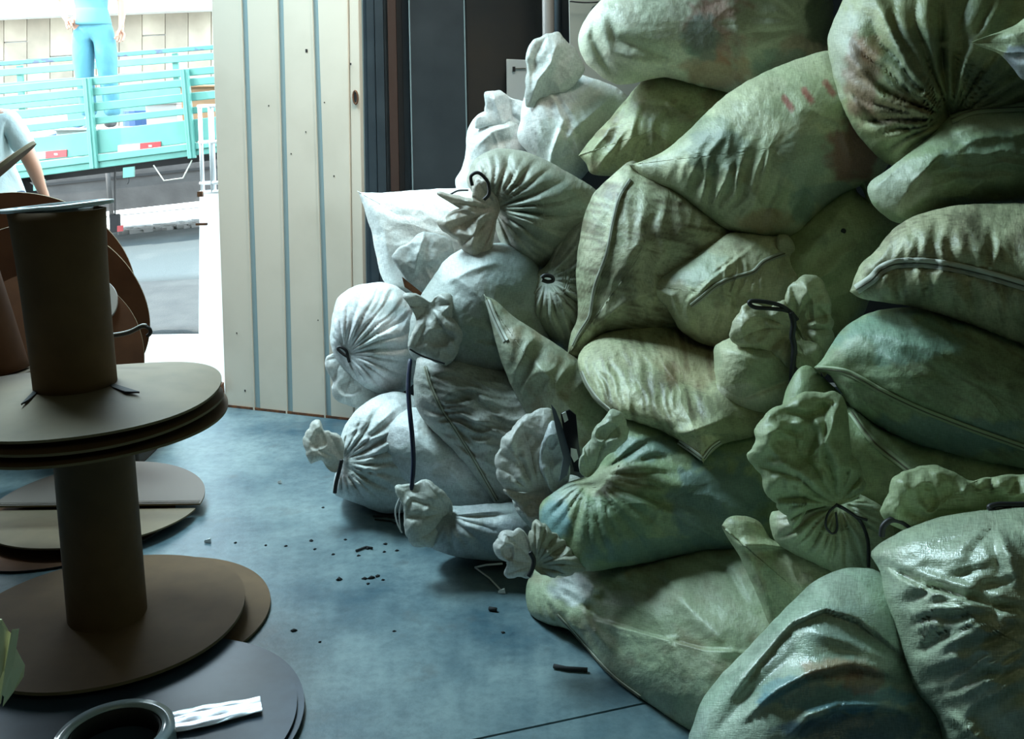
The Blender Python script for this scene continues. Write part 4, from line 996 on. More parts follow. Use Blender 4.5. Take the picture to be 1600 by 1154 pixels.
r, g = sack('large tied sack at the top right with deep folds fanning to its neck',
    [(1293, 68), (1302, 35), (1328, -20), (1375, -70), (1450, -100), (1580, -110), (1700, -60), (1740, 40), (1700, 150), (1640, 200), (1560, 235), (1480, 240), (1420, 262), (1385, 255), (1352, 225), (1325, 185), (1306, 135)],
    2.78, T=.3, c=(1470, 70), col=(.34, .37, .24), seed=6.1, tints=[(1318, 70, 26, 75, (.44, .46, .36), .8), (1345, 120, 28, 70, (.26, .13, .09), .65), (1400, 170, 60, 26, (.24, .14, .09), .5), (1430, 90, 50, 60, DKG, .6), (1520, 60, 60, 80, DKG, .4), (1360, 75, 20, 24, ORA, .35)],
    feats=[('fan', 1485, 188, 30, .034, 190), ('cr', [(1370, 0), (1420, 110), (1478, 185)], 8, .03), ('cr', [(1325, 90), (1380, 150), (1470, 190)], 7, .028), ('cr', [(1470, 20), (1472, 100), (1484, 180)], 7, -.035), ('cr', [(1560, 10), (1510, 100), (1488, 180)], 7, .03), ('cr', [(1340, 200), (1400, 215), (1465, 200)], 5, .02), ('cr', [(1310, 120), (1370, 190), (1440, 208)], 6, -.022)])
r, g = sack('pale plastic flap hanging in at the right edge near the top, blue tinged',
    [(1517, 66), (1517, 66), (1545, 55), (1580, 42), (1620, 18), (1700, 0), (1730, 60), (1700, 120), (1640, 138), (1600, 126), (1584, 108), (1562, 85), (1535, 74)],
    2.34, T=.07, col=(.46, .52, .40), tints=[(1590, 98, 22, 30, (.25, .28, .42), .6)], feats=[('cr', [(1520, 67), (1570, 82), (1620, 82)], 4, .02), ('wr', 150, 26, .014, 1600, 80, 80)])
r, g = sack('blue green sack at the right edge with a doubled hem along its upper side',
    [(1356, 302), (1360, 284), (1385, 266), (1425, 235), (1460, 205), (1485, 180), (1510, 168), (1560, 162), (1620, 155), (1720, 150), (1760, 240), (1720, 320), (1640, 322), (1560, 322), (1480, 335), (1420, 348), (1395, 346), (1368, 325)],
    2.6, kind='sewn_sack', T=.2, c=(1560, 250), col=(.27, .34, .24), seed=8.8, tints=[(1400, 290, 50, 40, (.42, .46, .34), .8), (1560, 190, 80, 14, (.36, .40, .27), .6), (1600, 250, 120, 50, (.15, .22, .15), .6)],
    feats=[('cr', [(1362, 298), (1420, 245), (1480, 192)], 6, .02), ('st', [(1470, 240), (1425, 290), (1400, 335)], -.02, 40), ('wr', 172, 34, .016, 1560, 260, 130), ('cr', [(1450, 270), (1540, 262), (1620, 270)], 9, -.012)])
double_seam(g, [(1486, 186), (1520, 172), (1570, 168), (1640, 166)], r, 8, material=MT['hem_green'])
r, g = sack('smooth green sack with a small hole, wedged in the middle of the heap',
    [(1222, 378), (1255, 348), (1290, 315), (1325, 290), (1335, 288), (1345, 305), (1385, 325), (1430, 360), (1420, 410), (1370, 450), (1350, 490), (1320, 540), (1260, 550), (1215, 510), (1210, 430)],
    3.02, T=.16, col=(.33, .38, .25), seed=2.2, feats=[('cr', [(1330, 295), (1300, 350), (1250, 400)], 14, .014), ('wr', 140, 50, .012, 1300, 400, 90)], n2=.003)
hole = D(1318, 361, front_depth(SACKS[g], 1318., 361.) - .002)
MB().tube([hole, hole + (0, .004, 0)], [.008, .008], 10).build('hole', MT['black'], r)
ruffle(r, [(1326, 268), (1326, 268), (1345, 258), (1372, 262), (1392, 285), (1400, 320), (1385, 345), (1362, 335), (1352, 310), (1340, 285)], 3.0, T=.035, col=(.33, .38, .27), tie=None, name='folded_corner', extra=[('cr', [(1328, 268), (1350, 285), (1362, 325)], 5, .02)])

# ---- dirty sewn sacks in the middle
r, g = sack('dirty grey sack standing upright with a long side seam, stained brown',
    [(886, 556), (886, 556), (892, 522), (901, 500), (903, 470), (900, 430), (903, 390), (912, 340), (926, 305), (950, 280), (985, 252), (1010, 262), (1060, 275), (1130, 320), (1190, 355), (1190, 400), (1120, 440), (1085, 505), (1020, 525), (970, 522), (940, 525), (915, 548), (900, 562)],
    3.2, kind='sewn_sack', T=.27, c=(1010, 385), col=(.47, .48, .39), dirt=.62, seed=3.3, streak=12, dirtcol=(.15, .125, .07),
    feats=[('cr', [(890, 545), (930, 505), (985, 470), (1020, 455)], 12, .016), ('st', [(1030, 455), (975, 475), (925, 515)], -.02, 30), ('cr', [(990, 262), (965, 300), (945, 400)], 5, .012), ('wr', 100, 30, .01, 960, 380, 140)])
double_seam(g, [(985, 280), (968, 308), (958, 345), (948, 395), (930, 445), (924, 478), (920, 496), (905, 520), (895, 540)], r, 3, material=MT['seam'])
r, g = sack('cream sewn sack in the middle with a torn looking stitched seam and pointed flap',
    [(1003, 444), (1003, 444), (1040, 425), (1075, 405), (1110, 382), (1150, 362), (1215, 368), (1235, 374), (1243, 400), (1265, 430), (1275, 480), (1250, 520), (1200, 540), (1150, 545), (1110, 540), (1082, 530), (1060, 512), (1042, 482), (1020, 460)],
    3.0, kind='sewn_sack', T=.17, c=(1145, 462), col=(.50, .51, .41), seed=5.2, dirt=.12, tints=[(1080, 415, 60, 30, (.36, .42, .31), .7), (1240, 480, 40, 50, (.36, .38, .26), .5)],
    feats=[('cr', [(1010, 446), (1050, 462), (1062, 500)], 5, .022), ('cr', [(1085, 470), (1120, 420), (1180, 375)], 9, .018), ('st', [(1185, 372), (1120, 425), (1070, 470)], .018, 40), ('wr', 95, 20, .018, 1130, 490, 70), ('wr', 100, 22, .014, 1200, 440, 60)])
double_seam(g, [(1080, 478), (1100, 462), (1118, 447), (1140, 436), (1160, 430), (1178, 424), (1192, 410), (1208, 402), (1225, 396), (1236, 392)], r, 4, material=MT['seam'])
ruffle(r, [(1212, 378), (1216, 366), (1232, 368), (1242, 385), (1246, 412), (1230, 408), (1214, 400)], 2.93, T=.03, col=(.52, .53, .43), name='seam_end', nt=60, nr=16)
r, g = sack('dirt streaked sack with fine stripes and a stitched corner pointing down',
    [(903, 558), (920, 535), (950, 515), (990, 500), (1032, 492), (1055, 505), (1080, 522), (1120, 540), (1170, 560), (1230, 590), (1240, 640), (1210, 665), (1178, 682), (1140, 690), (1120, 700), (1099, 722), (1099, 722), (1080, 705), (1058, 686), (1010, 665), (965, 650), (945, 640), (925, 620), (908, 590)],
    2.97, kind='sewn_sack', T=.2, gy=-.26, c=(1060, 595), col=(.45, .46, .35), dirt=.55, dirtcol=(.13, .11, .06), streak=78, seed=7.7, tints=[(1085, 560, 60, 50, ORA, .22), (1150, 640, 60, 50, (.22, .24, .14), .6)],
    feats=[('wr', 72, 15, .012, 975, 590, 80), ('cr', [(1050, 680), (1090, 670), (1130, 655)], 7, .03), ('st', [(1165, 680), (1100, 675), (1050, 682)], -.015, 25), ('cr', [(925, 535), (918, 570), (930, 610)], 5, -.012), ('wr', 60, 30, .012, 1100, 620, 80)])
double_seam(g, [(1060, 690), (1078, 702), (1097, 716)], r, 4)
double_seam(g, [(1100, 716), (1112, 700), (1126, 690)], r, 3)
double_seam(g, [(908, 580), (918, 602), (935, 625), (952, 640)], r, 3, material=MT['seam'])
r, g = sack('tied white sack in the middle with a cream ruffled neck and hanging black cord',
    [(1115, 548), (1125, 535), (1150, 525), (1190, 520), (1235, 530), (1262, 560), (1258, 605), (1240, 632), (1200, 648), (1150, 640), (1124, 622), (1118, 590)],
    2.78, T=.15, col=(.44, .46, .36), seed=9.4, tints=[(1160, 620, 60, 22, (.52, .50, .42), .6), (1210, 580, 40, 50, (.28, .32, .22), .5)],
    feats=[('cr', [(1120, 600), (1160, 622), (1215, 600), (1240, 590)], 6, -.018), ('cr', [(1130, 545), (1180, 560), (1230, 560)], 12, .012)])
ruffle(r, [(1143, 530), (1145, 505), (1160, 478), (1178, 474), (1200, 480), (1222, 468), (1232, 480), (1240, 510), (1238, 545), (1232, 572), (1215, 560), (1190, 545), (1160, 545)], 2.66, T=.045, tie=(1240, 515), n=12, amp=.016, reach=90, col=(.54, .54, .46))
ruffle(r, [(1226, 478), (1230, 455), (1240, 436), (1255, 430), (1278, 432), (1292, 450), (1300, 490), (1302, 530), (1298, 560), (1288, 590), (1275, 560), (1250, 520), (1240, 500)], 2.66, T=.045, tie=(1240, 510), n=11, amp=.018, reach=120, col=(.48, .50, .41), extra=[('cr', [(1255, 440), (1270, 470), (1275, 520)], 6, .02)])
ruffle(r, [(1240, 515), (1255, 530), (1282, 540), (1285, 580), (1272, 618), (1268, 630), (1262, 615), (1250, 625), (1246, 590), (1238, 560)], 2.62, T=.03, tie=(1240, 520), n=9, amp=.012, reach=80, col=(.44, .47, .37))
cord([(1239, 490), (1222, 478), (1200, 472), (1176, 470), (1171, 474), (1180, 480), (1205, 482), (1232, 486), (1246, 500)], 2.60, r, r=.0058)
cord([(1236, 488), (1240, 505), (1238, 525), (1241, 545), (1238, 580), (1236, 620)], 2.595, r, r=.008)
cord([(1243, 545), (1244, 580), (1239, 625)], 2.6, r, r=.005)

# ---- right side, long sacks
r, g = sack('long dirty sack at the right edge with a puckered stitched hem along its front',
    [(1328, 455), (1328, 455), (1335, 435), (1345, 412), (1365, 395), (1385, 370), (1405, 350), (1445, 332), (1500, 320), (1560, 318), (1640, 316), (1760, 320), (1800, 440), (1760, 580), (1680, 572), (1600, 545), (1520, 515), (1465, 492), (1430, 480), (1380, 472), (1345, 466)],
    2.42, kind='sewn_sack', T=.24, c=(1590, 430), gx=.0, col=(.42, .43, .33), dirt=.45, streak=80, seed=11.5, dirtcol=(.14, .12, .07),
    feats=[('cr', [(1330, 452), (1365, 428), (1410, 412), (1480, 416), (1560, 435), (1640, 460)], 9, -.02), ('wr', 98, 22, .02, 1410, 430, 75), ('wr', 92, 30, .02, 1520, 440, 110), ('cr', [(1345, 415), (1370, 425), (1372, 440)], 5, .014), ('wr', 60, 34, .012, 1480, 370, 90)])
double_seam(g, [(1338, 452), (1362, 436), (1378, 420), (1405, 411), (1450, 411), (1500, 419), (1560, 434), (1620, 452), (1680, 470)], r, 8, r=.0045, material=MT['hem_pale'])
r, g = sack('long blue green sack below the puckered one, pale seam running down its length',
    [(1272, 574), (1272, 574), (1285, 560), (1298, 540), (1315, 515), (1345, 495), (1375, 484), (1410, 480), (1470, 478), (1560, 500), (1680, 550), (1760, 600), (1790, 700), (1740, 780), (1660, 760), (1600, 737), (1540, 728), (1480, 712), (1420, 692), (1370, 665), (1335, 640), (1312, 610), (1295, 585)],
    2.48, kind='sewn_sack', T=.24, c=(1540, 610), col=(.26, .34, .25), dirt=.3, dirtcol=(.14, .13, .08), streak=30, seed=12.2,
    tints=[(1400, 530, 110, 40, (.20, .34, .28), .6), (1450, 680, 180, 30, (.10, .18, .2), .6), (1340, 560, 30, 40, (.34, .40, .24), .5)],
    feats=[('cr', [(1278, 575), (1330, 585), (1400, 622), (1480, 658), (1600, 702)], 8, -.014), ('wr', 25, 40, .012, 1450, 560, 150), ('cr', [(1310, 610), (1330, 640), (1400, 680)], 8, .01)])
double_seam(g, [(1276, 575), (1318, 580), (1345, 592), (1380, 612), (1430, 636), (1480, 656), (1540, 678), (1600, 699), (1660, 722)], r, 5, material=MT['hem_green'])
r, g = sack('green sack half hidden under the long blue green one, stitched edge curling down',
    [(1322, 636), (1332, 634), (1352, 648), (1378, 668), (1420, 680), (1500, 695), (1640, 720), (1760, 760), (1760, 860), (1600, 880), (1480, 860), (1400, 870), (1360, 860), (1335, 820), (1240, 800), (1225, 700), (1225, 620), (1262, 570)],
    2.5, kind='sewn_sack', T=.16, col=(.27, .34, .23), seed=13.1, feats=[('cr', [(1330, 640), (1350, 680), (1390, 720), (1430, 745)], 8, .02), ('wr', 20, 50, .012, 1470, 730, 120)])
double_seam(g, [(1330, 642), (1348, 668), (1370, 694), (1400, 718), (1425, 738)], r, 6, material=MT['hem_green'])

# ---- left side of the heap
r, g = sack('beige tied sack high on the left, ruffled neck pointing left, black loop',
    [(730, 285), (735, 262), (748, 244), (775, 233), (810, 234), (845, 246), (885, 268), (930, 296), (950, 330), (920, 365), (895, 390), (872, 412), (850, 422), (826, 422), (802, 408), (785, 385), (770, 350), (750, 320)],
    3.5, T=.22, c=(850, 330), col=(.36, .365, .29), seed=14.3, tints=[(850, 310, 60, 35, (.22, .27, .22), .6), (800, 395, 40, 30, (.52, .54, .50), .6)],
    feats=[('fan', 772, 327, 26, .026, 120), ('cr', [(780, 325), (830, 348), (880, 372)], 6, .022), ('cr', [(778, 335), (815, 370), (860, 405)], 6, -.024), ('cr', [(780, 318), (805, 285), (812, 262)], 5, .022), ('cr', [(795, 300), (800, 270), (790, 245)], 6, -.018)])
ruffle(r, [(682, 352), (684, 342), (712, 328), (722, 325), (700, 312), (686, 306), (688, 300), (715, 306), (735, 308), (738, 290), (748, 275), (764, 280), (776, 305), (780, 325), (776, 345), (772, 370), (766, 395), (762, 416), (748, 420), (735, 404), (720, 385), (706, 368), (694, 360)],
       3.36, T=.05, tie=(776, 326), n=14, amp=.018, reach=110, c=(745, 342), col=(.60, .56, .48), extra=[('cr', [(770, 330), (745, 345), (735, 395)], 6, .02), ('cr', [(690, 350), (725, 338), (765, 335)], 6, .018)])
cord([(738, 290), (736, 275), (748, 270), (762, 284), (764, 302), (756, 312)], 3.27, r, r=.006)
cord([(700, 306), (715, 298), (732, 297)], 3.82, r, r=.004)
r, g = sack('brilliant white sack corner jutting left past the door leaf',
    [(560, 300), (560, 300), (590, 301), (640, 298), (700, 294), (760, 297), (800, 320), (790, 400), (740, 450), (690, 470), (640, 462), (606, 446), (594, 425), (588, 400), (582, 370), (572, 335)],
    4.0, kind='sewn_sack', T=.16, back=.3, contents=.05, n1=.012, col=(.70, .73, .71), seed=15.5, feats=[('wr', 200, 26, .004, 650, 340, 110), ('cr', [(570, 310), (600, 360), (610, 430)], 7, .012)])
r, g = sack('grey white sack under the beige one, crumpled neck hanging down left, black strap',
    [(652, 470), (675, 435), (700, 402), (735, 385), (790, 380), (830, 400), (850, 440), (860, 500), (860, 560), (830, 595), (780, 592), (720, 588), (670, 575), (640, 552), (640, 510)],
    3.42, T=.2, c=(760, 490), col=(.35, .39, .36), seed=16.6, tints=[(780, 520, 60, 45, (.26, .30, .20), .55), (800, 420, 40, 40, (.28, .36, .36), .6), (720, 420, 40, 30, (.60, .64, .62), .7)],
    feats=[('cr', [(700, 440), (740, 420), (775, 410)], 6, .014), ('cr', [(715, 530), (770, 532), (830, 540)], 6, -.010), ('wr', 20, 40, .012, 760, 470, 90)])
ruffle(r, [(612, 402), (618, 392), (640, 378), (662, 361), (690, 366), (706, 378), (708, 400), (700, 425), (688, 450), (682, 468), (668, 462), (648, 452), (632, 432), (620, 415)], 3.62, T=.045, col=(.55, .58, .56), name='torn_neck',
       extra=[('cr', [(664, 363), (652, 400), (648, 430)], 7, .03), ('cr', [(665, 420), (680, 450), (684, 466)], 6, .02)])
ruffle(r, [(636, 540), (642, 520), (650, 500), (640, 478), (628, 460), (650, 458), (672, 470), (682, 462), (700, 458), (710, 468), (708, 485), (718, 500), (724, 520), (720, 545), (708, 562), (694, 570), (668, 560), (648, 550)], 3.25, T=.05, tie=(672, 480), n=9, amp=.018, reach=100, col=(.56, .57, .52), c=(680, 515),
       extra=[('cr', [(672, 480), (695, 510), (712, 545)], 6, .018), ('cr', [(690, 462), (704, 475), (690, 490)], 5, .02)])
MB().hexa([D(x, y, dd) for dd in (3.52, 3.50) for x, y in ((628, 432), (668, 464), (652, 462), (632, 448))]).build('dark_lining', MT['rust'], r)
cord([(707, 405), (694, 425), (688, 448), (692, 460), (704, 435), (709, 415), (706, 406)], 3.5, r, r=.006)
cord([(708, 402), (690, 430), (686, 462)], 3.52, r, r=.007)
cord([(640, 545), (660, 556), (695, 568)], 3.19, r, r=.003)
r, g = sack('round white tied sack against the door leaf, folds fanning from its neck at lower left',
    [(518, 545), (516, 520), (520, 490), (528, 466), (548, 450), (575, 442), (605, 442), (635, 458), (655, 490), (665, 530), (660, 580), (640, 605), (612, 618), (580, 612), (555, 598), (535, 575)],
    3.86, T=.19, back=.3, c=(592, 530), col=(.66, .70, .70), seed=17.2, feats=[('fan', 540, 552, 30, .022, 120), ('cr', [(545, 555), (590, 550), (640, 545)], 6, -.012), ('wr', 120, 20, .012, 590, 480, 60)])
ruffle(r, [(508, 560), (515, 553), (530, 553), (545, 560), (552, 575), (572, 592), (592, 605), (596, 622), (578, 634), (552, 636), (532, 626), (516, 612), (520, 595), (510, 578)], 3.85, T=.045, tie=(544, 556), n=9, amp=.016, reach=70, col=(.70, .72, .70))
cord([(543, 557), (535, 552), (528, 545), (532, 542), (541, 548), (544, 560), (546, 566)], 3.76, r, r=.006)
r, g = sack('white tied sack lowest at the left, tuft of its neck sticking out over the floor',
    [(528, 710), (530, 690), (540, 662), (562, 636), (590, 618), (625, 612), (660, 630), (680, 690), (690, 750), (670, 800), (640, 800), (600, 801), (560, 787), (530, 776), (520, 766), (524, 738)],
    3.66, T=.2, back=.34, c=(600, 708), col=(.60, .63, .62), seed=18.1, tints=[(580, 740, 50, 30, (.34, .36, .32), .4)], feats=[('fan', 532, 722, 26, .022, 120), ('cr', [(535, 720), (580, 735), (630, 770)], 6, .018), ('wr', 150, 18, .014, 580, 690, 60)])
ruffle(r, [(476, 705), (476, 685), (482, 664), (490, 657), (500, 658), (506, 672), (515, 672), (530, 680), (538, 700), (536, 722), (526, 738), (512, 732), (503, 720), (492, 722), (484, 722)], 3.56, T=.045, tie=(534, 722), n=10, amp=.018, reach=60, col=(.64, .64, .58))
cord([(534, 718), (530, 735), (525, 755), (523, 770)], 3.46, r, r=.007)
r, g = sack('smooth white sack lying behind the long hanging strap, left of the striped sack',
    [(596, 690), (604, 668), (622, 648), (645, 636), (672, 646), (700, 664), (740, 700), (780, 740), (830, 780), (820, 805), (770, 808), (720, 800), (690, 785), (660, 770), (630, 748), (608, 722)],
    3.52, T=.16, c=(680, 720), col=(.58, .61, .60), seed=19.7, dirt=.1, feats=[('cr', [(605, 690), (600, 665), (620, 650)], 8, .012), ('wr', 40, 40, .010, 690, 720, 80)])
r, g = sack('grey streaked sack with a diagonal seam and close horizontal wrinkles, left of centre',
    [(646, 610), (648, 580), (658, 552), (700, 552), (760, 570), (820, 580), (880, 600), (920, 660), (920, 730), (880, 790), (840, 800), (795, 795), (778, 790), (760, 768), (735, 735), (705, 700), (672, 668), (652, 640)],
    3.38, kind='sewn_sack', T=.22, c=(780, 670), col=(.42, .44, .40), dirt=.4, dirtcol=(.12, .12, .09), streak=20, seed=20.3,
    feats=[('wr', 8, 17, .022, 710, 640, 80), ('wr', 30, 22, .02, 740, 700, 70), ('cr', [(665, 575), (690, 640), (735, 715), (780, 785)], 7, -.014), ('wr', 12, 30, .014, 800, 640, 90)])
double_seam(g, [(664, 572), (672, 600), (690, 640), (710, 670), (735, 710), (755, 745), (776, 782)], r, 3, material=MT['seam'])
MT['strap_blue'] = mat('navy_strap', (.012, .018, .05), .4)
cord([(641, 562), (638, 600), (640, 640), (644, 680), (646, 720), (644, 755), (641, 780)], 3.1, r, r=.0075, name='hanging_strap', material=MT['strap_blue'], dd=[3.2, 3.15, 3.12, 3.12, 3.12, 3.14])
r, g = sack('dark grey sack on the floor with a white crumpled neck, below the striped sack',
    [(672, 800), (690, 790), (720, 790), (770, 786), (810, 785), (850, 800), (870, 840), (850, 880), (810, 878), (770, 876), (720, 870), (688, 862), (668, 850), (660, 825)],
    3.22, T=.15, col=(.34, .38, .38), seed=21.9, tints=[(750, 812, 40, 12, (.6, .64, .62), .7), (790, 840, 50, 30, (.20, .25, .27), .6)], feats=[('fan', 700, 805, 18, .016, 80), ('cr', [(705, 805), (750, 800), (800, 795)], 6, .018)])
ruffle(r, [(618, 762), (636, 756), (655, 752), (675, 752), (690, 766), (706, 785), (704, 808), (690, 822), (682, 842), (672, 856), (650, 852), (634, 838), (632, 815), (628, 792)], 3.14, T=.055, tie=(702, 800), n=11, amp=.018, reach=90, col=(.60, .62, .56))
cord([(626, 775), (618, 795), (620, 815), (628, 832)], 3.12, r, r=.0025, name='loose_thread', material=MT['strap_white'])
cord([(632, 770), (624, 800), (626, 830)], 3.12, r, r=.002, name='loose_thread', material=MT['strap_white'])
r, g = sack('fan folded grey sack beside the upright dirty sack, neck tied with black cord',
    [(815, 440), (820, 428), (840, 424), (856, 410), (866, 385), (880, 362), (900, 346), (930, 345), (940, 400), (930, 480), (915, 555), (895, 560), (870, 540), (845, 515), (828, 492), (818, 465)],
    3.4, T=.15, c=(880, 460), col=(.38, .40, .32), seed=22.8, feats=[('fan', 854, 436, 28, .024, 110), ('cr', [(856, 436), (880, 410), (905, 395)], 5, .016), ('cr', [(858, 440), (880, 480), (895, 540)], 6, .02)])
cord([(846, 434), (852, 430), (862, 432), (864, 438), (856, 440), (847, 437)], 3.24, r, r=.007)
r, g = sack('olive sack left of centre with a torn pale hem strip down its left edge',
    [(757, 462), (757, 462), (775, 470), (800, 492), (830, 512), (860, 532), (890, 552), (915, 570), (940, 600), (975, 640), (975, 690), (930, 715), (890, 710), (855, 690), (835, 665), (815, 635), (798, 600), (782, 560), (770, 515)],
    3.2, kind='sewn_sack', T=.17, c=(860, 610), col=(.38, .40, .29), dirt=.25, seed=23.4, dirtcol=(.2, .14, .06), feats=[('wr', 120, 30, .022, 840, 570, 70), ('cr', [(830, 560), (860, 590), (850, 620)], 8, .018), ('cr', [(800, 530), (850, 525), (880, 560)], 8, .014), ('cr', [(860, 600), (900, 650), (930, 690)], 10, .014)])
double_seam(g, [(762, 468), (770, 490), (780, 512), (790, 532)], r, 5)

# ---- lower middle
r, g = sack('white ruffled sack neck left of the dark green sack, black printed scrap in it',
    [(800, 770), (820, 752), (860, 745), (905, 745), (935, 790), (920, 840), (880, 850), (845, 838), (820, 815), (806, 795)], 3.0, T=.10, col=(.50, .52, .47), seed=24.9, feats=[('fan', 835, 768, 18, .018, 70)])
ruffle(r, [(775, 738), (776, 712), (784, 690), (800, 668), (818, 650), (838, 640), (860, 640), (868, 662), (872, 700), (878, 735), (872, 765), (852, 772), (828, 770), (800, 768), (784, 756)], 2.9, T=.07, tie=(845, 775), n=16, amp=.02, reach=130, col=(.60, .60, .55))
ruffle(r, [(846, 700), (852, 672), (862, 655), (876, 668), (884, 700), (890, 735), (884, 765), (866, 772), (852, 752), (844, 730)], 2.84, T=.03, tie=(870, 775), n=8, amp=.014, reach=90, col=(.58, .62, .62))
ruffle(r, [(788, 765), (820, 770), (858, 762), (866, 772), (850, 790), (846, 815), (836, 822), (822, 808), (808, 790)], 2.88, T=.03, tie=(845, 772), n=8, amp=.012, reach=60, col=(.56, .52, .46))
V = [(861, 632), (872, 640), (884, 700), (898, 738), (885, 745), (878, 700), (868, 662)]
def plate(pts, d, name, material, par, th=.006):
    P_ = [D(x, y, dd) for (x, y), dd in zip(pts, d if hasattr(d, '__len__') else [d] * len(pts))]; Q = [p_ + np.array([0, th, 0]) for p_ in P_]; m_ = len(P_)
    return mesh_obj(name, P_ + Q, [tuple(range(m_))[::-1], tuple(range(m_, 2 * m_))] + [(i, (i + 1) % m_, m_ + (i + 1) % m_, m_ + i) for i in range(m_)], material, par)
sp = thing('printed_scrap', D(880, 740, 2.78), 'black and white printed scrap between a white neck and the dark green sack', 'scrap')
plate([(876, 646), (890, 640), (900, 648), (904, 690), (911, 738), (897, 736), (890, 706), (880, 672)], 2.74, 'printed_side', MT['black_print'], sp)
plate([(861, 632), (868, 640), (882, 676), (894, 712), (886, 742), (874, 752), (880, 715), (868, 668)], 2.755, 'grey_side', MT['strap_grey'], sp)
plate([(892, 700), (901, 702), (904, 716), (897, 722), (892, 712)], 2.735, 'white_print', MT['strap_white'], sp, .003)
plate([(878, 646), (884, 643), (888, 656), (882, 660)], 2.735, 'white_print', MT['strap_white'], sp, .003)
r, g = sack('dark blue green sack low in the centre, white neck tied at upper left',
    [(842, 805), (846, 785), (866, 768), (890, 752), (920, 740), (950, 700), (962, 640), (1040, 640), (1110, 660), (1180, 655), (1240, 670), (1260, 760), (1250, 830), (1200, 870), (1150, 862), (1100, 862), (1040, 874), (980, 884), (920, 892), (885, 880), (862, 850), (848, 828)],
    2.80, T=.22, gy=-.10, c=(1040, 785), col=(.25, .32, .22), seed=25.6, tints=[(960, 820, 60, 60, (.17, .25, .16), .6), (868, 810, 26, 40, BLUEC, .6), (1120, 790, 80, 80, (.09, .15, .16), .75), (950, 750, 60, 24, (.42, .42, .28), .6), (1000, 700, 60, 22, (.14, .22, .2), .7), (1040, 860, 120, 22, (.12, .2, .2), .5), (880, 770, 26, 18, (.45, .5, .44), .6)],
    feats=[('fan', 925, 742, 26, .024, 120), ('cr', [(930, 740), (980, 770), (1020, 790)], 7, .02), ('cr', [(920, 755), (880, 765), (855, 800)], 8, .018), ('wr', 15, 50, .02, 1080, 760, 120), ('cr', [(980, 715), (1060, 722), (1130, 730)], 10, -.012)])
ruffle(r, [(905, 738), (906, 715), (915, 695), (928, 672), (945, 652), (956, 640), (972, 644), (980, 660), (978, 685), (962, 702), (945, 715), (932, 735), (918, 746)], 2.66, T=.05, tie=(924, 742), n=12, amp=.02, reach=110, col=(.50, .55, .52))
r, g = sack('long floor sack at the bottom centre, white tuft neck tied at its left end',
    [(822, 940), (824, 910), (838, 885), (870, 872), (910, 872), (960, 862), (1020, 850), (1100, 845), (1170, 850), (1230, 900), (1260, 980), (1260, 1060), (1220, 1130), (1180, 1170), (1110, 1165), (1060, 1140), (1010, 1105), (960, 1068), (920, 1020), (890, 985), (855, 975), (830, 960)],
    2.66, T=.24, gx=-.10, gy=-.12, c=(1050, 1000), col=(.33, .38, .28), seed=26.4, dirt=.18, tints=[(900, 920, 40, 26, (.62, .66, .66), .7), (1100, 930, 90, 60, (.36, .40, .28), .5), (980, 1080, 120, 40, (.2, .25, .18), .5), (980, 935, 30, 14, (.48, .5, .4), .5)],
    feats=[('fan', 832, 893, 26, .022, 110), ('st', [(1180, 1015), (1100, 1012), (1020, 990), (940, 968), (900, 940)], .035, 60), ('cr', [(910, 905), (930, 915), (912, 940)], 8, .03), ('cr', [(960, 905), (985, 890), (1010, 905)], 9, .03), ('cr', [(1040, 905), (1085, 960), (1140, 1010)], 14, .03),
           ('cr', [(985, 895), (1030, 905), (1060, 925)], 6, -.02), ('cr', [(1020, 872), (1080, 865), (1140, 895), (1165, 940)], 5, -.022), ('wr', 60, 28, .016, 920, 980, 80), ('cr', [(1000, 1100), (940, 1035), (890, 970)], 6, .014)])
double_seam(g, [(870, 960), (898, 990), (925, 1022), (960, 1058), (1000, 1088)], r, 2.5, material=MT['seam'])
ruffle(r, [(773, 858), (774, 842), (784, 830), (798, 828), (808, 824), (820, 832), (830, 848), (836, 868), (834, 892), (826, 904), (814, 900), (802, 904), (788, 896), (790, 880), (780, 872)], 2.66, T=.06, tie=(838, 880), n=12, amp=.014, reach=60, n2=.018, col=(.62, .62, .58))
ruffle(r, [(838, 890), (828, 868), (826, 840), (830, 820), (842, 812), (862, 828), (882, 845), (905, 872), (915, 890), (890, 898), (860, 900)], 2.66, T=.06, tie=(834, 884), n=22, amp=.018, reach=100, name='fanned_folds', col=(.44, .45, .36))
cord([(828, 862), (834, 874), (832, 888), (826, 900)], 2.58, r, r=.006)
r, g = sack('olive green sack flap rising to a blunt corner, behind the shiny front sack',
    [(1127, 822), (1127, 822), (1138, 808), (1165, 806), (1188, 816), (1200, 838), (1222, 848), (1262, 852), (1320, 872), (1400, 900), (1430, 960), (1380, 1020), (1290, 1040), (1230, 1030), (1205, 990), (1190, 945), (1172, 905), (1155, 868), (1138, 842)],
    2.38, kind='sewn_sack', T=.13, c=(1260, 935), col=(.34, .39, .28), seed=27.3, dirt=.15, tints=[(1250, 880, 40, 30, BROWN, .5)], feats=[('cr', [(1150, 850), (1175, 850), (1240, 856)], 7, .02), ('st', [(1240, 855), (1190, 852), (1158, 858)], -.02, 30), ('wr', 60, 40, .014, 1230, 930, 80)])
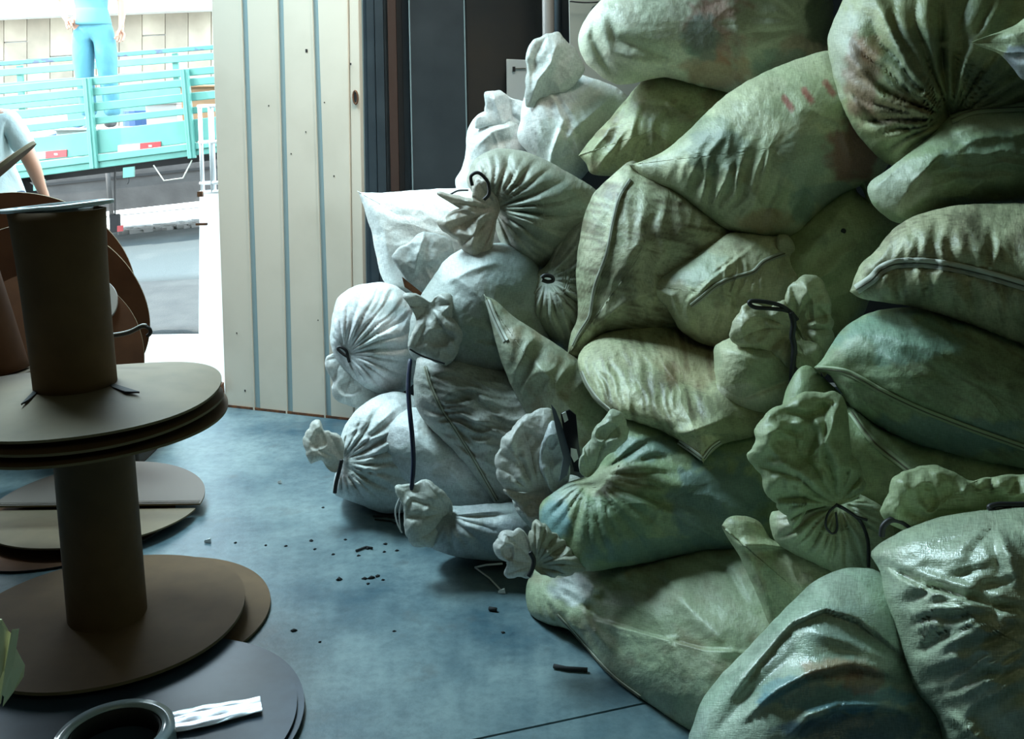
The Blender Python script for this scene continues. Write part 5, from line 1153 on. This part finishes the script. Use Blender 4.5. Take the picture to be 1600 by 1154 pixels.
r, g = sack('sack with a big pale green ruffled neck and thin cord loops, lower right',
    [(1205, 800), (1222, 795), (1260, 775), (1310, 765), (1352, 775), (1385, 800), (1400, 850), (1395, 905), (1350, 912), (1310, 900), (1270, 880), (1235, 862), (1212, 845), (1203, 820)],
    2.32, T=.13, c=(1305, 835), col=(.37, .42, .32), seed=28.2, tints=[(1240, 800, 30, 36, (.36, .33, .24), .6), (1350, 840, 30, 60, (.30, .38, .30), .5)], feats=[('fan', 1312, 786, 26, .02, 110), ('cr', [(1330, 790), (1352, 830), (1358, 880)], 5, -.02)])
ruffle(r, [(1166, 710), (1176, 700), (1182, 686), (1180, 668), (1192, 650), (1220, 632), (1250, 616), (1280, 612), (1306, 612), (1320, 632), (1326, 665), (1330, 700), (1345, 730), (1352, 760), (1335, 780), (1312, 790), (1285, 790), (1262, 800), (1240, 824), (1222, 800), (1200, 775), (1190, 745), (1172, 725)],
       2.22, T=.07, tie=(1310, 788), n=15, amp=.03, reach=170, c=(1262, 715), col=(.42, .49, .37), nt=190, nr=48, extra=[('cr', [(1185, 680), (1215, 672), (1260, 690)], 7, .02), ('cr', [(1225, 640), (1262, 650), (1300, 632)], 8, -.035), ('cr', [(1285, 700), (1300, 670), (1305, 640)], 7, .022), ('cr', [(1180, 705), (1240, 745), (1300, 782)], 8, .014)])
cord([(1308, 788), (1295, 800), (1290, 820), (1300, 833), (1308, 825), (1306, 800)], 2.13, r, r=.0025)
cord([(1306, 788), (1325, 798), (1345, 815), (1356, 845), (1357, 885)], 2.12, r, r=.004, dd=[2.14, 2.14, 2.2])
cord([(1312, 790), (1335, 805), (1355, 812)], 2.13, r, r=.003)
r, g = sack('very large shiny sack in the bottom right corner, neck spread over a black cord',
    [(1361, 868), (1361, 862), (1385, 842), (1430, 820), (1480, 805), (1540, 796), (1620, 790), (1740, 800), (1830, 900), (1850, 1080), (1800, 1260), (1680, 1330), (1560, 1310), (1490, 1250), (1475, 1180), (1462, 1120), (1430, 1080), (1412, 1030), (1400, 980), (1382, 930), (1376, 895)],
    1.84, material=MT['shiny'], T=.30, c=(1600, 1010), col=(.42, .49, .40), seed=29.1, tints=[(1500, 860, 120, 50, (.36, .44, .33), .5), (1500, 1010, 60, 60, (.3, .36, .27), .5)],
    contents=.25, n1=.016, n2=.002, n3=.0, feats=[('st', [(1370, 880), (1430, 915), (1500, 935), (1620, 970)], -.03, 70), ('cr', [(1365, 868), (1430, 893), (1500, 915), (1620, 945)], 9, .02), ('wr', -18, 20, .024, 1430, 990, 80), ('wr', -12, 26, .022, 1520, 1080, 110), ('wr', -22, 20, .018, 1540, 980, 90), ('cr', [(1560, 830), (1580, 870), (1590, 910)], 8, .03), ('fan', 1560, 800, 14, .018, 90), ('cr', [(1425, 1085), (1500, 1130), (1560, 1180)], 9, .03)])
ruffle(r, [(1378, 802), (1379, 786), (1388, 770), (1390, 750), (1402, 738), (1430, 730), (1460, 727), (1490, 738), (1515, 750), (1545, 745), (1600, 740), (1680, 745), (1720, 775), (1680, 800), (1600, 796), (1550, 798), (1500, 810), (1460, 822), (1420, 828), (1395, 820)],
       1.93, T=.06, tie=(1560, 795), n=9, amp=.014, reach=190, c=(1480, 778), col=(.42, .49, .36), nt=170, nr=40)
cord([(1620, 787), (1585, 788), (1560, 788), (1546, 792), (1556, 798), (1580, 794)], 1.80, r, r=.0052)
cord([(1378, 838), (1380, 822), (1392, 812), (1408, 814), (1426, 826)], 1.9, r, r=.006)
r, g = sack('shiny translucent sack at the bottom with blue and orange contents, in front of the heap',
    [(1076, 1170), (1084, 1130), (1096, 1095), (1128, 1052), (1165, 1015), (1200, 978), (1235, 942), (1272, 908), (1305, 892), (1335, 886), (1375, 894), (1420, 940), (1460, 1020), (1510, 1100), (1560, 1200), (1540, 1300), (1400, 1370), (1220, 1370), (1100, 1300)],
    1.99, material=MT['shiny'], T=.27, c=(1310, 1110), col=(.40, .50, .44), seed=30.7, tints=[(1310, 1090, 120, 22, (.12, .32, .42), .7), (1240, 1078, 60, 22, (.18, .34, .38), .6), (1310, 1045, 60, 18, ORA, .55), (1340, 1140, 120, 26, (.06, .13, .2), .8), (1330, 980, 70, 40, (.28, .38, .33), .5), (1350, 1065, 30, 24, (.3, .14, .1), .5)],
    contents=.35, n1=.016, n2=.0015, n3=.0, feats=[('st', [(1440, 1045), (1395, 1010), (1340, 968), (1290, 952), (1235, 975), (1180, 1040), (1140, 1095)], -.022, 60),
           ('cr', [(1098, 1120), (1130, 1070), (1190, 1005), (1260, 935), (1310, 905)], 15, .02), ('cr', [(1120, 1140), (1180, 1075), (1240, 1020)], 13, -.022),
           ('cr', [(1180, 1110), (1215, 1075), (1270, 1048), (1330, 1036), (1400, 1050)], 10, .024), ('st', [(1420, 1065), (1330, 1042), (1260, 1056), (1200, 1090), (1160, 1130)], -.016, 30),
           ('cr', [(1235, 1150), (1262, 1118), (1310, 1100), (1380, 1100), (1430, 1112)], 12, .026), ('st', [(1440, 1118), (1380, 1106), (1310, 1108), (1262, 1126), (1235, 1160)], -.022, 40),
           ('cr', [(1262, 985), (1330, 1005), (1410, 1040)], 9, .014)])

# ================================================================== small things on the floor
rnd = random.Random(5)
CR = [(580, 903, .011), (570, 904, .009), (590, 900, .008), (530, 905, .012), (598, 906, .006), (575, 912, .006), (486, 844, .006), (492, 858, .006), (520, 866, .006), (560, 868, .006), (575, 857, .008), (600, 862, .006), (487, 845, .006), (459, 985, .008), (368, 848, .006), (415, 852, .006), (447, 853, .006), (602, 850, .007), (540, 843, .006), (620, 860, .006), (616, 986, .005), (786, 988, .006), (500, 1003, .005), (505, 793, .006)]
for i, (x, y, s) in enumerate(CR):
    p_ = PZ(x, y, 0); n = 7; V = [(p_[0], p_[1], s * .9)]; V += [(p_[0] + s * rnd.uniform(.7, 1.5) * math.cos(a), p_[1] + s * rnd.uniform(.7, 1.3) * math.sin(a), .001) for a in [2 * math.pi * k / n for k in range(n)]]
    tag(mesh_obj('dirt_crumb', V, [(0, k + 1, (k + 1) % n + 1) for k in range(n)] + [tuple(range(n, 0, -1))], MT['dirt'], None, True), 'small black crumb of dirt on the concrete floor', 'crumb', 'dark crumbs scattered on the floor')
def twig(pts, r_, lab, name='twig', m='dirt', cat='twig'):
    return tag(MB().tube([PZ(x, y, r_ + .001) for x, y in pts], r_, 6).build(name, MT[m], None, True), lab, cat)
twig([(583, 806), (605, 806), (622, 810)], .004, 'dark straight twig on the floor nearest the lowest white sack')
twig([(586, 811), (612, 814), (620, 818)], .003, 'second thin dark twig just in front of the straight one')
twig([(556, 860), (572, 854), (582, 856)], .004, 'short dark twig lying alone on the open floor')
twig([(865, 1040), (885, 1044), (918, 1046)], .006, 'dark scrap of string by the long floor sack', 'string_scrap', 'dirt', 'scrap')
twig([(764, 950), (776, 952)], .006, 'tiny dark scrap below the white strap', 'scrap', 'dirt', 'scrap')
st = thing('plastic_strap', PZ(745, 886), 'thin white packing strap bent in a sharp V on the floor by the white tuft', 'strap')
MB().tube([PZ(783, 922, .004), PZ(765, 903, .010), PZ(742, 886, .02)], .0028, 6).build('lower_leg', MT['strap_white'], st, True)
MB().tube([PZ(742, 886, .02), PZ(760, 882, .035), PZ(785, 880, .05)], .0032, 6).build('upper_leg', MT['strap_white'], st, True)
def scrap(x, y, s, lab, m='strap_white'):
    c_ = PZ(x, y, 0); tag(MB().hexa([c_ + (-s, -s * .4, .002), c_ + (s, -s * .7, .002), c_ + (s * .8, s * .6, .002), c_ + (-s * .7, s * .5, .002), c_ + (-s * .9, -s * .3, .010), c_ + (s * .8, -s * .5, .016), c_ + (s * .7, s * .5, .014), c_ + (-s * .6, s * .4, .006)]).build('scrap', MT[m]), lab, 'scrap')
scrap(784, 926, .012, 'small upright white scrap at the end of the bent strap'); scrap(325, 847, .012, 'white paper scrap alone on the floor right of the folded disc'); scrap(437, 755, .008, 'tiny pale scrap on the lit floor near the door leaf')
# crumpled paper at the left edge
pp = thing('crumpled_paper', D(0, 1080, 1.95), 'pale yellow crumpled paper poking in at the left edge near the bottom', 'paper')
for k, (pts, dd) in enumerate((([(-40, 960), (2, 968), (12, 985), (8, 1050), (0, 1100), (-40, 1110)], [1.90, 1.88, 1.9, 1.92, 1.9, 1.9]), ([(18, 984), (29, 983), (20, 1040), (6, 1088), (2, 1084), (10, 1030)], [1.84, 1.86, 1.85, 1.84, 1.82, 1.83]),
                      ([(22, 1010), (38, 1040), (36, 1058), (20, 1082), (4, 1104), (12, 1050)], [1.90, 1.93, 1.92, 1.89, 1.87, 1.86]), ([(0, 975), (16, 990), (10, 1030), (0, 1060), (-20, 1000)], [1.82, 1.85, 1.84, 1.82, 1.8]))):
    plate(pts, dd, 'paper_sheet', MT['paper'], pp, .003)
